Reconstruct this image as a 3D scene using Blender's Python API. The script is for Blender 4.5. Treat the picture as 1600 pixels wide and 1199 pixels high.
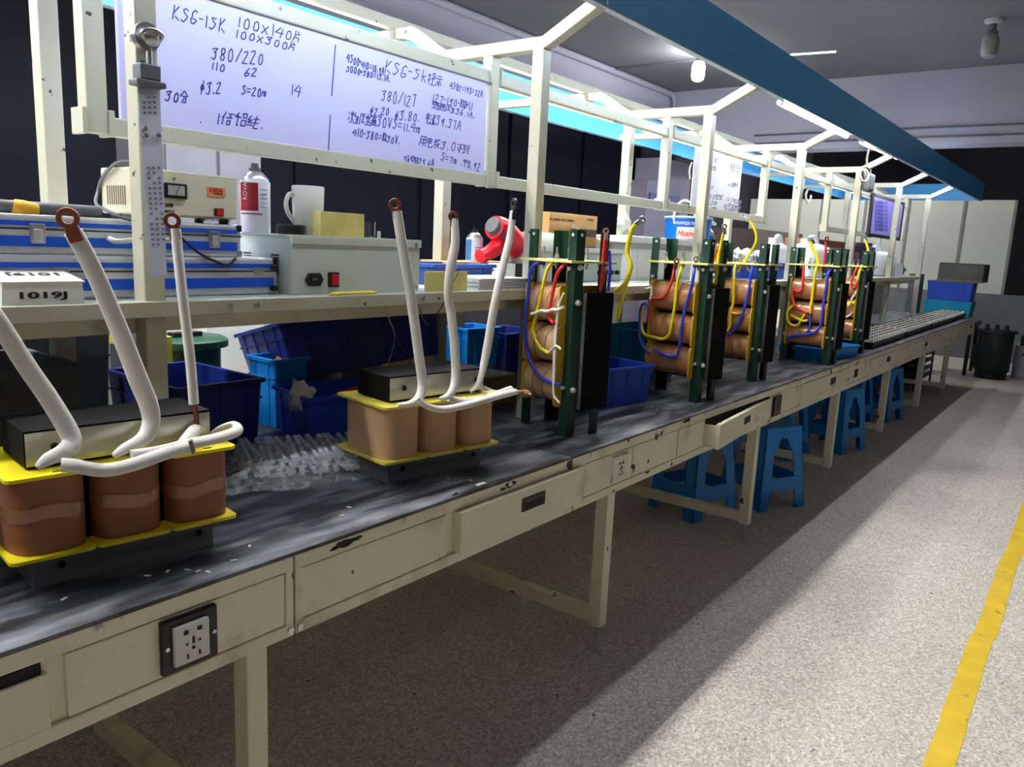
import bpy, bmesh, math, random
from mathutils import Vector, Matrix
for o in list(bpy.data.objects): bpy.data.objects.remove(o)
SC = bpy.context.scene
COL = SC.collection
R = math.radians
rnd = random.Random(7)

# ---------------------------------------------------------------- camera, world, exposure
FPX = 1221.8
CAM = Vector((0.0, -1.1936, 1.3646))
RIGHT = Vector((0.60656, -0.79371, 0.04597))
UP = Vector((0.11427, 0.14426, 0.98292))
FWD = Vector((0.78678, 0.59095, -0.17820))
cd = bpy.data.cameras.new('camera')
cd.sensor_fit = 'HORIZONTAL'; cd.sensor_width = 36.0; cd.lens = FPX/1600*36.0
cd.clip_start = 0.02; cd.clip_end = 200
cam = bpy.data.objects.new('camera', cd); COL.objects.link(cam)
mw = Matrix((RIGHT, UP, -FWD)).transposed().to_4x4(); mw.translation = CAM
cam.matrix_world = mw
SC.camera = cam
w = bpy.data.worlds.new('world'); SC.world = w; w.use_nodes = True
w.node_tree.nodes['Background'].inputs[0].default_value = (0.75, 0.82, 1.0, 1)
w.node_tree.nodes['Background'].inputs[1].default_value = 0.012
SC.view_settings.view_transform = 'Standard'; SC.view_settings.look = 'None'
SC.view_settings.gamma = 1.0; SC.view_settings.use_curve_mapping = False
SC.view_settings.exposure = 0.0
TUBE_NEAR = 47.0      # emission of the tubes under the near canopy
TUBE_FAR = 80.0       # emission of the tubes under the far canopy
FILL_AISLE = 16.0  # unseen fill tubes added over the aisle, angle read from the floor shadow
FILL_BEYOND = 430.0    # unseen lamp added beyond the concrete beam to brighten the partition
FILL_CEIL = 265.0     # unseen twin tubes added above the bench to brighten the floor
BULB = 130.0

# ---------------------------------------------------------------- helpers
def at(u, v, x=None, y=None, z=None, P=None, N=None):
    """the point of the plane x=, y= or z= (or P, N) that the photograph shows at (u, v)"""
    d = (u-800)/FPX*RIGHT - (v-599.5)/FPX*UP + FWD
    if N is None:
        if x is not None: t = (x-CAM.x)/d.x
        elif y is not None: t = (y-CAM.y)/d.y
        else: t = (z-CAM.z)/d.z
    else:
        t = (Vector(P)-CAM).dot(N)/d.dot(N)
    return CAM + d*t

def lin(c):
    c /= 255.0
    return c/12.92 if c <= 0.04045 else ((c+0.055)/1.055)**2.4
def rgb(t): return (lin(t[0]), lin(t[1]), lin(t[2]), 1)

MATS = {}
def mat(name, c, rough=0.5, metal=0.0, var=0.08, scale=7.0, bump=0.0, bscale=80.0, spec=0.5,
        emit=None, chips=None, stretch=None, dirt=None, trans=0.0, alpha=1.0, coat=0.0, ior=1.45):
    if name in MATS: return MATS[name]
    m = bpy.data.materials.new(name); m.use_nodes = True
    nt = m.node_tree; N = nt.nodes; L = nt.links
    b = N['Principled BSDF']
    b.inputs['Roughness'].default_value = rough; b.inputs['Metallic'].default_value = metal
    b.inputs['Specular IOR Level'].default_value = spec; b.inputs['IOR'].default_value = ior
    b.inputs['Transmission Weight'].default_value = trans; b.inputs['Alpha'].default_value = alpha
    b.inputs['Coat Weight'].default_value = coat
    base = rgb(c)
    tc = N.new('ShaderNodeTexCoord'); src = tc.outputs['Object']
    if stretch:
        mp = N.new('ShaderNodeMapping'); mp.inputs['Scale'].default_value = stretch
        L.new(src, mp.inputs['Vector']); src = mp.outputs['Vector']
    def noise(sc, det=4.0, ro=0.55):
        n = N.new('ShaderNodeTexNoise'); n.inputs['Scale'].default_value = sc
        n.inputs['Detail'].default_value = det; n.inputs['Roughness'].default_value = ro
        L.new(src, n.inputs['Vector']); return n.outputs['Fac']
    def ramp(fac, a, ca, bb, cb):
        r = N.new('ShaderNodeValToRGB'); r.color_ramp.elements[0].position = a; r.color_ramp.elements[0].color = ca
        r.color_ramp.elements[1].position = bb; r.color_ramp.elements[1].color = cb
        L.new(fac, r.inputs['Fac']); return r.outputs['Color']
    lo = tuple(base[i]*(1-var) for i in range(3))+(1,); hi = tuple(min(1, base[i]*(1+var)) for i in range(3))+(1,)
    col = ramp(noise(scale), 0.3, lo, 0.7, hi)
    def over(colr, fac, c2):
        x = N.new('ShaderNodeMix'); x.data_type = 'RGBA'
        L.new(fac, x.inputs['Factor']); L.new(colr, x.inputs['A']); x.inputs['B'].default_value = c2
        return x.outputs['Result']
    if dirt:   # (colour, scale, threshold, softness)
        col = over(col, ramp(noise(dirt[1], 6), dirt[2], (0, 0, 0, 1), dirt[2]+dirt[3], (1, 1, 1, 1)), rgb(dirt[0]))
    if chips:
        col = over(col, ramp(noise(chips[1], 2.5, 0.5), chips[2], (0, 0, 0, 1), chips[2]+0.02, (1, 1, 1, 1)), rgb(chips[0]))
    L.new(col, b.inputs['Base Color'])
    if bump:
        bp = N.new('ShaderNodeBump'); bp.inputs['Strength'].default_value = bump; bp.inputs['Distance'].default_value = 0.004
        L.new(noise(bscale, 3), bp.inputs['Height']); L.new(bp.outputs['Normal'], b.inputs['Normal'])
    if emit:
        b.inputs['Emission Color'].default_value = (emit[0], emit[1], emit[2], 1)
        b.inputs['Emission Strength'].default_value = emit[3]
    MATS[name] = m
    return m

class MB:
    def __init__(s): s.v = []; s.f = []; s.mi = []
    def add(s, vs, fs, M=None, m=0):
        n = len(s.v)
        for p in vs:
            p = Vector(p); s.v.append(M @ p if M is not None else p)
        for f in fs: s.f.append([i+n for i in f]); s.mi.append(m)
        return s
    def box(s, x0, x1, y0, y1, z0, z1, M=None, m=0):
        vs = [(x, y, z) for z in (z0, z1) for y in (y0, y1) for x in (x0, x1)]
        return s.add(vs, [(0, 2, 3, 1), (4, 5, 7, 6), (0, 1, 5, 4), (2, 6, 7, 3), (0, 4, 6, 2), (1, 3, 7, 5)], M, m)
    def bar(s, p0, p1, wa, wb, up=(0, 0, 1), m=0):
        """square tube from p0 to p1, wa across, wb along up"""
        p0 = Vector(p0); p1 = Vector(p1); d = p1-p0; L = d.length; d.normalize()
        u = Vector(up); a = d.cross(u)
        if a.length < 1e-4: u = Vector((0, 1, 0)); a = d.cross(u)
        a.normalize(); b = a.cross(d)
        M = Matrix((a, b, d)).transposed().to_4x4(); M.translation = p0
        return s.box(-wa/2, wa/2, -wb/2, wb/2, 0, L, M, m)
    def loft(s, rings, cap=True, closed=False, m=0, M=None):
        n = len(rings[0]); vs = [p for r in rings for p in r]; fs = []
        K = len(rings)
        for k in range(K if closed else K-1):
            k2 = (k+1) % K
            for i in range(n):
                j = (i+1) % n
                fs.append((k*n+i, k*n+j, k2*n+j, k2*n+i))
        if cap and not closed:
            fs.append(tuple(reversed(range(n)))); fs.append(tuple((K-1)*n+i for i in range(n)))
        return s.add(vs, fs, M, m)
    def cyl(s, p0, p1, r0, r1=None, n=16, m=0, cap=True):
        r1 = r0 if r1 is None else r1
        p0 = Vector(p0); p1 = Vector(p1); d = (p1-p0).normalized()
        a = d.orthogonal().normalized(); b = d.cross(a)
        rings = [[p+(a*math.cos(t)+b*math.sin(t))*r for t in [2*math.pi*i/n for i in range(n)]] for p, r in ((p0, r0), (p1, r1))]
        return s.loft(rings, cap, m=m)
    def lathe(s, prof, c=(0, 0, 0), n=24, m=0, M=None):
        c = Vector(c)
        rings = [[c+Vector((max(r, 1e-4)*math.cos(t), max(r, 1e-4)*math.sin(t), z)) for t in [2*math.pi*i/n for i in range(n)]] for r, z in prof]
        return s.loft(rings, True, m=m, M=M)
    def tube(s, pts, r, n=8, sub=5, flat=1.0, closed=False, m=0, radii=None):
        pts = [Vector(p) for p in pts]
        P = []; RR = []
        K = len(pts)
        if sub > 1 and K > 2:
            for i in range(K if closed else K-1):
                q = [pts[(i+j) % K] if closed else pts[min(max(i+j, 0), K-1)] for j in (-1, 0, 1, 2)]
                for k in range(sub):
                    t = k/sub
                    P.append(0.5*((2*q[1])+(q[2]-q[0])*t+(2*q[0]-5*q[1]+4*q[2]-q[3])*t*t+(3*q[1]-q[0]-3*q[2]+q[3])*t**3))
                    if radii: RR.append(radii[i]*(1-t)+radii[(i+1) % K]*t)
            if not closed: P.append(pts[-1]); RR.append(radii[-1] if radii else r)
        else: P = pts; RR = list(radii) if radii else []
        if not radii: RR = [r]*len(P)
        rings = []; a = None
        for i, p in enumerate(P):
            d = (P[(i+1) % len(P)]-P[i-1]) if (closed or 0 < i < len(P)-1) else (P[1]-P[0] if i == 0 else P[-1]-P[-2])
            if d.length < 1e-7: d = Vector((0, 0, 1))
            d.normalize()
            if a is None: a = d.orthogonal().normalized()
            else:
                a = a-d*a.dot(d)
                a = a.normalized() if a.length > 1e-5 else d.orthogonal().normalized()
            b = d.cross(a)
            rings.append([p+(a*math.cos(t)+b*flat*math.sin(t))*RR[i] for t in [2*math.pi*k/n for k in range(n)]])
        return s.loft(rings, True, closed, m)
    def prism(s, poly, z0, z1, M=None, m=0):
        return s.loft([[Vector((x, y, z0)) for x, y in poly], [Vector((x, y, z1)) for x, y in poly]], m=m, M=M)
    def xf(s, M):
        s.v = [M @ p for p in s.v]; return s

WM = {}   # world matrices of the empties
def link(name, me, mats, parent=None, bevel=0.0, smooth=False, sub=0, seg=2, sharp=40):
    o = bpy.data.objects.new(name, me); COL.objects.link(o)
    for m in (mats if isinstance(mats, (list, tuple)) else [mats]): me.materials.append(m)
    if smooth:
        for p in me.polygons: p.use_smooth = True
        if not sub: me.set_sharp_from_angle(angle=R(sharp))
    if bevel:
        b = o.modifiers.new('bevel', 'BEVEL'); b.width = bevel; b.segments = seg; b.limit_method = 'ANGLE'; b.angle_limit = R(40)
    if sub:
        q = o.modifiers.new('subsurf', 'SUBSURF'); q.levels = sub; q.render_levels = sub
    if parent is not None: o.parent = parent
    return o
def obj(name, mb, mats, parent=None, world=False, bevel=0.0, smooth=False, sub=0, seg=2, sharp=40):
    """links mb as one mesh object; with a parent the shape is in the parent's frame unless world is set"""
    vs = mb.v
    off = None
    if parent is not None:
        if world:
            I = WM[parent.name].inverted(); vs = [I @ p for p in vs]
    else:
        lo = [min(p[i] for p in vs) for i in range(3)]; hi = [max(p[i] for p in vs) for i in range(3)]
        off = Vector(((lo[0]+hi[0])/2, (lo[1]+hi[1])/2, lo[2])); vs = [p-off for p in vs]
    me = bpy.data.meshes.new(name); me.from_pydata([tuple(p) for p in vs], [], mb.f)
    for p, k in zip(me.polygons, mb.mi): p.material_index = k
    bm = bmesh.new(); bm.from_mesh(me); bmesh.ops.recalc_face_normals(bm, faces=bm.faces); bm.to_mesh(me); bm.free()
    o = link(name, me, mats, parent, bevel, smooth, sub, seg, sharp)
    if off is not None: o.location = off
    W = WM[parent.name] if parent is not None else Matrix.Translation(off)
    WM[o.name] = W.copy()
    return o
def thing(name, loc, label, cat, group=None, rz=0.0):
    o = bpy.data.objects.new(name, None); COL.objects.link(o); o.empty_display_size = 0.05
    o.location = loc; o.rotation_euler = (0, 0, rz)
    WM[o.name] = Matrix.Translation(Vector(loc)) @ Matrix.Rotation(rz, 4, 'Z')
    return tag(o, label, cat, group)
def tag(o, label, cat, group=None, kind=None):
    o['label'] = label; o['category'] = cat
    if group: o['group'] = group
    if kind: o['kind'] = kind
    return o
def struct(name, mb, m, **k):
    o = obj(name, mb, m, **k); o['kind'] = 'structure'; return o
def dup(root, loc, rz, label=None, group=None):
    r = root.copy(); COL.objects.link(r); r.location = loc; r.rotation_euler = (0, 0, rz)
    if label: r['label'] = label
    if group: r['group'] = group
    for ch in list(root.children):
        c = ch.copy(); COL.objects.link(c); c.parent = r
        for g in ch.children:
            d = g.copy(); COL.objects.link(d); d.parent = c
    WM[r.name] = Matrix.Translation(Vector(loc)) @ Matrix.Rotation(rz, 4, 'Z')
    return r
def text(name, s, P, X, Y, h, m, parent, depth=0.0006, shear=0.0, width=None, center=False, bold=0.0):
    """printed lettering: world origin P, reading direction X, up direction Y, capital height h"""
    c = bpy.data.curves.new(name, 'FONT'); c.body = s; c.size = 1.0; c.shear = shear; c.offset = bold
    c.extrude = depth/h*0.7; c.resolution_u = 3
    t = bpy.data.objects.new(name, c); COL.objects.link(t)
    me = bpy.data.meshes.new_from_object(t.evaluated_get(bpy.context.evaluated_depsgraph_get()))
    bpy.data.objects.remove(t)
    xs = [v.co.x for v in me.vertices]; W0 = max(xs)-min(xs); x0 = min(xs)
    X = Vector(X).normalized(); Y = Vector(Y).normalized(); Z = X.cross(Y)
    k = h/0.7; kx = (width/W0) if width else k
    F = Matrix((X, Y, Z)).transposed().to_4x4(); F.translation = Vector(P)
    I = WM[parent.name].inverted()
    for v in me.vertices:
        x = (v.co.x-x0)*kx-(W0*kx/2 if center else 0)
        v.co = I @ (F @ Vector((x, v.co.y*k, v.co.z*k)))
    me.update()
    o = link(name, me, m, parent); WM[o.name] = WM[parent.name].copy(); return o

# ---------------------------------------------------------------- materials
M_CREAM = mat('cream_paint', (190, 187, 166), 0.42, var=0.05, scale=5, chips=((70, 66, 58), 38, 0.70), bump=0.15, bscale=60)
M_APRON = mat('worn_cream_paint', (236, 229, 204), 0.5, var=0.07, scale=3, chips=((52, 48, 42), 16, 0.70), dirt=((150, 140, 118), 5, 0.58, 0.2))
M_SHELF = mat('shelf_top_paint', (176, 184, 178), 0.35, var=0.08, scale=4)
M_DARK = mat('dark_gap', (22, 21, 22), 0.7)  # dark fill; in gaps, slots and holes it stands in for their shade
M_STEEL = mat('zinc_steel', (196, 196, 198), 0.3, metal=0.9, var=0.1, scale=30)
M_ALU = mat('aluminium', (218, 220, 222), 0.34, metal=0.45, var=0.06, scale=20)
M_BLUECAN = mat('blue_canopy_paint', (70, 160, 226), 0.35, var=0.05, scale=2)
M_BLUEFAR = mat('glossy_blue_sheet', (84, 168, 226), 0.14, var=0.10, scale=1.5, coat=0.3)
M_GREEN = mat('dark_green_paint', (24, 58, 44), 0.38, var=0.1, scale=12)
M_BLACKP = mat('black_core_paint', (9, 9, 12), 0.75, spec=0.12, var=0.15, scale=10)
M_LAM = mat('lamination_grey', (104, 106, 108), 0.5, metal=0.3, var=0.15, scale=40)
M_COIL = mat('kraft_paper', (200, 162, 122), 0.6, var=0.08, scale=9)
M_COILT = mat('taped_kraft_paper', (172, 122, 78), 0.22, var=0.2, scale=10, bump=0.5, bscale=28, coat=0.5)
M_COILBR = mat('red_brown_paper', (146, 92, 62), 0.48, var=0.1, scale=8)
M_TAPE = mat('clear_tape', (160, 112, 84), 0.18, var=0.2, scale=14, bump=0.6, bscale=40, coat=0.6)
M_YEL = mat('yellow_glass_board', (222, 206, 84), 0.4, var=0.1, scale=10)
M_YELB = mat('ochre_flange', (206, 166, 40), 0.42, var=0.12, scale=10)
M_EPOXY = mat('pale_epoxy', (222, 210, 128), 0.35, var=0.12, scale=22)
M_SLEEVE = mat('white_sleeve', (222, 218, 210), 0.55, var=0.04, bump=0.25, bscale=260)
M_BOLT = mat('zinc_bolt', (226, 226, 226), 0.3, metal=0.25)
M_COPPER = mat('copper', (142, 84, 62), 0.4, metal=0.7, var=0.15, scale=30)
M_WBLUE = mat('blue_wire', (52, 66, 196), 0.4)
M_WYEL = mat('yellow_wire', (236, 214, 26), 0.4)
M_WRED = mat('red_wire', (214, 48, 40), 0.4)
M_WWHITE = mat('white_cotton', (226, 222, 208), 0.7)
M_BIN = mat('blue_bin_plastic', (44, 84, 200), 0.38, var=0.1, scale=6)
M_BIND = mat('navy_bin_plastic', (28, 44, 122), 0.4, var=0.15, scale=6)
M_BINC = mat('sky_blue_plastic', (22, 140, 222), 0.35, var=0.08, scale=6)
M_GREYPL = mat('dark_grey_plastic', (98, 100, 104), 0.5, var=0.1, scale=6)
M_WHITE = mat('white_enamel', (222, 222, 218), 0.35, var=0.04)
M_WALLB = mat('wall_cabinet_white', (190, 190, 198), 0.5, var=0.05, scale=2)
M_BLACK = mat('black_plastic', (24, 24, 26), 0.4)
M_RED = mat('red_plastic', (214, 30, 48), 0.3)
M_CARD = mat('cardboard', (196, 152, 98), 0.7, var=0.1, scale=12)
M_INK = mat('blue_ink', (60, 62, 160), 0.5)
M_PRINT = mat('black_print', (26, 25, 25), 0.6)
M_GREYBOX = mat('grey_enamel', (200, 207, 195), 0.36, var=0.05, scale=4)
M_STOOL = mat('stool_blue_plastic', (8, 136, 222), 0.4, var=0.06, scale=6)
M_BEIGE = mat('beige_enamel', (208, 202, 176), 0.45, var=0.05, scale=6)
# ---------------------------------------------------------------- the room
def floor_material():
    m = bpy.data.materials.new('terrazzo'); m.use_nodes = True
    N = m.node_tree.nodes; L = m.node_tree.links; b = N['Principled BSDF']
    tc = N.new('ShaderNodeTexCoord')
    def noise(s, d=4, r=0.6):
        n = N.new('ShaderNodeTexNoise'); n.inputs['Scale'].default_value = s; n.inputs['Detail'].default_value = d
        n.inputs['Roughness'].default_value = r
        L.new(tc.outputs['Object'], n.inputs['Vector']); return n.outputs['Fac']
    def ramp(f, *st):
        r = N.new('ShaderNodeValToRGB'); e = r.color_ramp.elements
        while len(e) < len(st): e.new(0.5)
        for q, (p, c) in zip(e, st): q.position = p; q.color = c
        L.new(f, r.inputs['Fac']); return r.outputs['Color']
    def mix(f, a, c, mode='MIX'):
        x = N.new('ShaderNodeMix'); x.data_type = 'RGBA'; x.blend_type = mode
        if hasattr(f, 'links'): L.new(f, x.inputs['Factor'])
        else: x.inputs['Factor'].default_value = f
        for k, q in (('A', a), ('B', c)):
            if hasattr(q, 'links'): L.new(q, x.inputs[k])
            else: x.inputs[k].default_value = q
        return x.outputs['Result']
    vo = N.new('ShaderNodeTexVoronoi'); vo.inputs['Scale'].default_value = 150
    L.new(tc.outputs['Object'], vo.inputs['Vector'])
    sep = N.new('ShaderNodeSeparateColor'); L.new(vo.outputs['Color'], sep.inputs[0])
    chip = ramp(sep.outputs[0], (0.0, rgb((164, 158, 151))), (0.35, rgb((196, 190, 182))), (0.7, rgb((208, 203, 195))), (0.95, rgb((232, 228, 220))))
    col = mix(ramp(noise(1.3, 5), (0.35, (0, 0, 0, 1)), (0.75, (1, 1, 1, 1))), chip, mix(0.22, chip, rgb((150, 140, 130))))
    spots = ramp(noise(34, 2, 0.5), (0.75, (0, 0, 0, 1)), (0.77, (1, 1, 1, 1)))
    col = mix(spots, col, rgb((62, 58, 55)))
    L.new(col, b.inputs['Base Color']); b.inputs['Roughness'].default_value = 0.62
    b.inputs['Specular IOR Level'].default_value = 0.3
    return m
struct('floor', MB().box(-4, 16, -5, 5, -0.1, 0), floor_material())
M_CEIL = mat('ceiling_paint', (122, 122, 126), 0.9, var=0.05, scale=0.8)
M_WALL = mat('lavender_grey_wall_paint', (176, 174, 188), 0.85, var=0.05, scale=0.7)
M_NIGHT = mat('night_window_glass', (9, 11, 24), 0.6, var=0.25, scale=0.9, spec=0.12)
M_DWALL = mat('dark_lower_wall_paint', (40, 40, 50), 0.85, var=0.1, scale=1)
M_PART = mat('grey_partition_board', (214, 218, 210), 0.7, var=0.06, scale=0.8)
struct('ceiling', MB().box(-4, 16, -5, 5, 3.4, 3.5), M_CEIL)
b = MB().box(-4, 16, 3.78, 3.95, 2.62, 3.4); struct('wall_left', b, M_WALL)
b = MB().box(-4, 16, 3.78, 3.95, 0.0, 0.9).box(9.1, 9.62, 3.74, 3.95, 0.9, 2.62).box(9.62, 16, 3.80, 3.95, 0.9, 2.62)
struct('wall_left_lower', b, M_DWALL)
for i in range(5):
    x0 = -4+2.62*i
    b = MB().box(x0, x0+2.62, 3.80, 3.84, 0.9, 2.62); struct('window_%d' % (i+1), b, M_NIGHT)
    b = MB()
    for q in (0.0, 1.29, 2.56): b.box(x0+q, x0+q+0.06, 3.775, 3.80, 0.9, 2.62)
    struct('trim_%d' % (i+1), b, M_NIGHT)
M_DIM = mat('dim_wall_paint', (92, 90, 96), 0.9, var=0.06, scale=0.8)
struct('wall_right', MB().box(-4, 16, -5.15, -5, 0, 3.4), M_DIM)
struct('wall_near', MB().box(-4.15, -4, -5, 3.95, 0, 3.4), M_DIM)
struct('wall_far', MB().box(16, 16.15, -5, 3.95, 0, 3.4), mat('dim_far_wall_paint', (64, 62, 68), 0.9))
b = MB().box(9.83, 10.2, -5, 3.78, 2.62, 3.4); struct('trim_6', b, M_WALL)
b = MB()
for z in (2.80, 2.70): b.cyl((9.81, -4.9, z), (9.81, 2.6, z), 0.010, n=8)
tag(obj('conduit', b, M_GREYPL, smooth=True), 'pair of thin grey conduits running along the concrete beam', 'conduit')
b = MB().box(13, 13.12, 0.0, 3.78, 0.95, 2.25); struct('wall_partition', b, M_PART)
b = MB().box(13, 13.12, -1.6, 3.78, 0.0, 0.95); struct('wall_partition_lower', b, mat('grey_lower_partition', (120, 122, 126), 0.7))
b = MB()
for y in (0.0, 0.62, 1.35, 1.95, 2.6): b.box(12.985, 13.0, y, y+0.035, 0.95, 2.25)
struct('trim_7', b, mat('partition_batten', (140, 146, 142), 0.6))
b = MB().tube([(9.75, 3.74, 3.36), (4.2, 3.74, 3.36), (-3.9, 3.74, 3.36)], 0.035, n=10, sub=1).tube([(9.74, 3.74, 3.36), (9.79, 3.72, 3.30), (9.80, 3.71, 3.1), (9.80, 3.71, 2.7)], 0.03, n=10)
tag(obj('pipe', b, M_WALL, smooth=True), 'painted pipe along the ceiling edge bending down the wall corner', 'pipe')
b = MB().bar((8.25, 3.78, 3.385), (8.25, 2.66, 3.385), 0.03, 0.025)
tag(obj('cable_duct', b, M_GREYPL), 'straight dark cable duct on the ceiling leading to the lit bulb', 'duct')
# bulbs
M_BULB = mat('lit_bulb_glass', (255, 255, 255), 0.4, emit=(0.95, 0.96, 1.0, BULB))
M_BULBOFF = mat('unlit_bulb_glass', (150, 156, 150), 0.3)
def bulb(p, lit, label, r=0.066):
    t = thing('ceiling_bulb', (p[0], p[1], 3.4), label, 'light bulb')
    obj('ceiling_rose', MB().lathe([(0.001, 0), (0.07, 0), (0.065, -0.02), (0.03, -0.035), (0.001, -0.036)]), M_WHITE if lit else M_WALLB, t, smooth=True)
    obj('lamp_holder', MB().lathe([(0.001, -0.03), (0.028, -0.03), (0.032, -0.09), (0.05, -0.10), (0.05, -0.115), (0.001, -0.116)]), M_GREYPL, t, smooth=True)
    obj('glass_bulb', MB().lathe([(0.001, -0.11), (0.04, -0.112), (r*0.9, -0.135), (r, -0.17), (r, -0.25), (r*0.85, -0.29), (r*0.4, -0.305), (0.001, -0.306)], n=28), M_BULB if lit else M_BULBOFF, t, smooth=True)
p = at(1091, 112, z=3.19); bulb(p, True, 'bright lit bulb hanging from the ceiling above the far wall corner')
p = at(1547, 70, z=3.20); bulb(p, False, 'unlit bulb on the dim ceiling at the upper right')
# floor tape
b = MB()
xs = [-0.6+0.35*i for i in range(24)]
for i in range(len(xs)-1):
    j = 0.004*math.sin(i*2.1)
    b.box(xs[i], xs[i+1]-(0.006 if i % 5 == 2 else 0), -1.038+j, -0.966+j, 0.0, 0.0012)
tag(obj('floor_tape', b, mat('yellow_floor_tape', (224, 190, 52), 0.6, var=0.1, scale=9, dirt=((150, 128, 70), 14, 0.62, 0.1))), 'yellow marking tape stuck along the terrazzo floor', 'floor tape')

# ---------------------------------------------------------------- tube lights
M_TN = mat('tube_glow_near', (255, 255, 255), 0.5, emit=(0.90, 0.95, 1.0, TUBE_NEAR))
M_TN2 = mat('tube_glow_open', (255, 255, 255), 0.5, emit=(0.92, 0.96, 1.0, TUBE_NEAR*1.35))
M_TF = mat('tube_glow_far', (255, 255, 255), 0.5, emit=(0.84, 0.92, 1.0, TUBE_FAR))
M_TA = mat('fill_glow_aisle', (255, 255, 255), 0.5, emit=(1.0, 0.95, 0.86, FILL_AISLE))
def tube_light(x0, y, z, m, label, group, L=1.17, dz=0.0, batten=True, hood=False):
    t = thing('tube_light', (x0+L/2, y, z), label, 'tube light', group)
    obj('glass_tube', MB().cyl((-L/2, 0, 0), (L/2, 0, dz), 0.0135, n=14), m, t, smooth=True)
    for s in (-1, 1): obj('end_cap', MB().cyl((s*L/2, 0, dz*(s > 0)), (s*(L/2+0.02), 0, dz*(s > 0)), 0.015, n=14), M_WHITE, t, smooth=True)
    if hood:  # shield added over the unseen tubes to keep their light off the ceiling
        obj('added_reflector', MB().loft([[Vector((-L/2-0.03, a, c)), Vector((L/2+0.03, a, c))][::1]+[Vector((L/2+0.03, a, c+0.002)), Vector((-L/2-0.03, a, c+0.002))] for a, c in ((-0.045, -0.02), (-0.03, 0.02), (0.03, 0.02), (0.045, -0.02))]), M_WHITE, t)
    if batten: obj('batten', MB().box(-L/2-0.02, L/2+0.02, -0.014, 0.014, 0.018+max(dz, 0), 0.042+max(dz, 0)), M_WHITE, t)
    return t
for k, x0 in enumerate((-0.70, 0.84, 2.38, 3.92, 5.46, 7.00, 8.54)):
    lab = {3: 'bright bare tube under the blue canopy edge, the long one in full view',
           4: 'bright tube end peeking below the canopy beside the hanging cables'}.get(k, 'tube light tucked up behind the near blue canopy edge')
    g = None if k in (3, 4) else 'tubes behind the near canopy edge'
    yy = 0.205
    zz = {3: 2.085, 4: 2.092}.get(k, 2.130)
    tube_light(x0, yy, zz, M_TN if k < 3 else M_TN2, lab, g, dz=(0.02 if k == 4 else 0))
for k, x0 in enumerate((-0.40, 1.10, 2.60, 4.10, 5.75, 7.47, 9.0)):  # the last tube is an extra, added to brighten the partition
    lab = 'tube light under the far canopy bar behind the posts'
    tube_light(x0, 1.05, 2.03, M_TF, lab, 'tubes under the far canopy bar')
for k in range(4):
    tube_light(-2.4+2.6*k, -2.4, 3.30, M_TA, 'unseen fill tube added over the aisle', 'unseen fill tubes over the aisle')

M_TC = mat('fill_glow_ceiling', (255, 255, 255), 0.5, emit=(1.0, 0.97, 0.92, FILL_CEIL))
for k in range(5):
    for dy in (-0.05, 0.05):
        tube_light(-2.2+1.5*k, 1.2+dy, 3.33, M_TC, 'unseen ceiling tube added above the bench to brighten the floor', 'added unseen tubes above the bench', hood=True)

tube_light(11.2, 2.2, 3.33, mat('fill_glow_beyond', (255, 255, 255), 0.5, emit=(1.0, 0.97, 0.9, FILL_BEYOND)), 'unseen tube added beyond the concrete beam to brighten the partition', None)

# ---------------------------------------------------------------- workbench
def rubber():
    m = mat('black_rubber', (44, 45, 51), 0.40, var=0.25, scale=6, stretch=(1.1, 4.6, 1), dirt=((162, 165, 177), 4.0, 0.44, 0.38), bump=0.12, bscale=70)
    return m
M_RUB = rubber()
tag(obj('bench_mat', MB().box(-1.79, 1.892, -0.003, 1.0, 0.742, 0.75), M_RUB), 'scuffed black rubber mat under the two lying transformers at the near bench end', 'mat', 'rubber mats on the bench')
tag(obj('bench_mat', MB().box(1.896, 10.39, -0.003, 1.0, 0.742, 0.75), M_RUB), 'long black rubber mat under the upright green-legged transformers', 'mat', 'rubber mats on the bench')
def socket(parent, xc, zc, w, h, plate, m_plate, y0=0.0):
    s = obj('power_socket', MB().box(xc-w/2, xc+w/2, y0-0.010, y0+0.002, zc-h/2, zc+h/2), m_plate, parent, world=True, bevel=0.003)
    if plate:
        f = obj('socket_face', MB().box(xc-w*0.33, xc+w*0.30, y0-0.018, y0-0.009, zc-h*0.37, zc+h*0.36), M_WHITE, s, world=True, bevel=0.002)
    b = MB(); yy = y0-0.0195 if plate else y0-0.0115; k = 1.0 if plate else 0.8
    for dx, dz, ww, hh in ((-0.013, 0.022, 0.008, 0.007), (0.012, 0.022, 0.008, 0.007), (0, 0.004, 0.004, 0.012), (-0.012, 0.0, 0.004, 0.004), (0.012, 0.0, 0.004, 0.004), (0, -0.010, 0.005, 0.005), (-0.011, -0.023, 0.003, 0.008), (0.011, -0.023, 0.003, 0.008)):
        b.box(xc+dx*k-ww/2, xc+dx*k+ww/2, yy, yy+0.004, zc+dz*k-hh/2, zc+dz*k+hh/2)
    obj('socket_holes', b, M_PRINT, s, world=True)
    if plate:
        for sx in (-1, 1): obj('screw', MB().cyl((xc+sx*w*0.42, y0-0.013, zc), (xc+sx*w*0.42, y0-0.009, zc), 0.004, n=10), M_STEEL, s, world=True)
BT = [533, 1209, 1600, 2007, 2440, 2866, 3409, 3862, 4473, 5027, 5600, 6653, 7400, 8300, 9300]
SECT = [(-1.797, 0.905, 'nearest bench section with the large white socket in a black plate'),
        (0.910, 3.612, 'worn cream bench section with a dark drawer pull and one drawer hanging open'),
        (3.617, 6.312, 'cream bench section with blue stools pushed beneath it'),
        (6.317, 9.012, 'dim cream bench section below the black module trays'),
        (9.017, 10.39, 'short far-end bench section nearest the stacked blue crates')]
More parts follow.
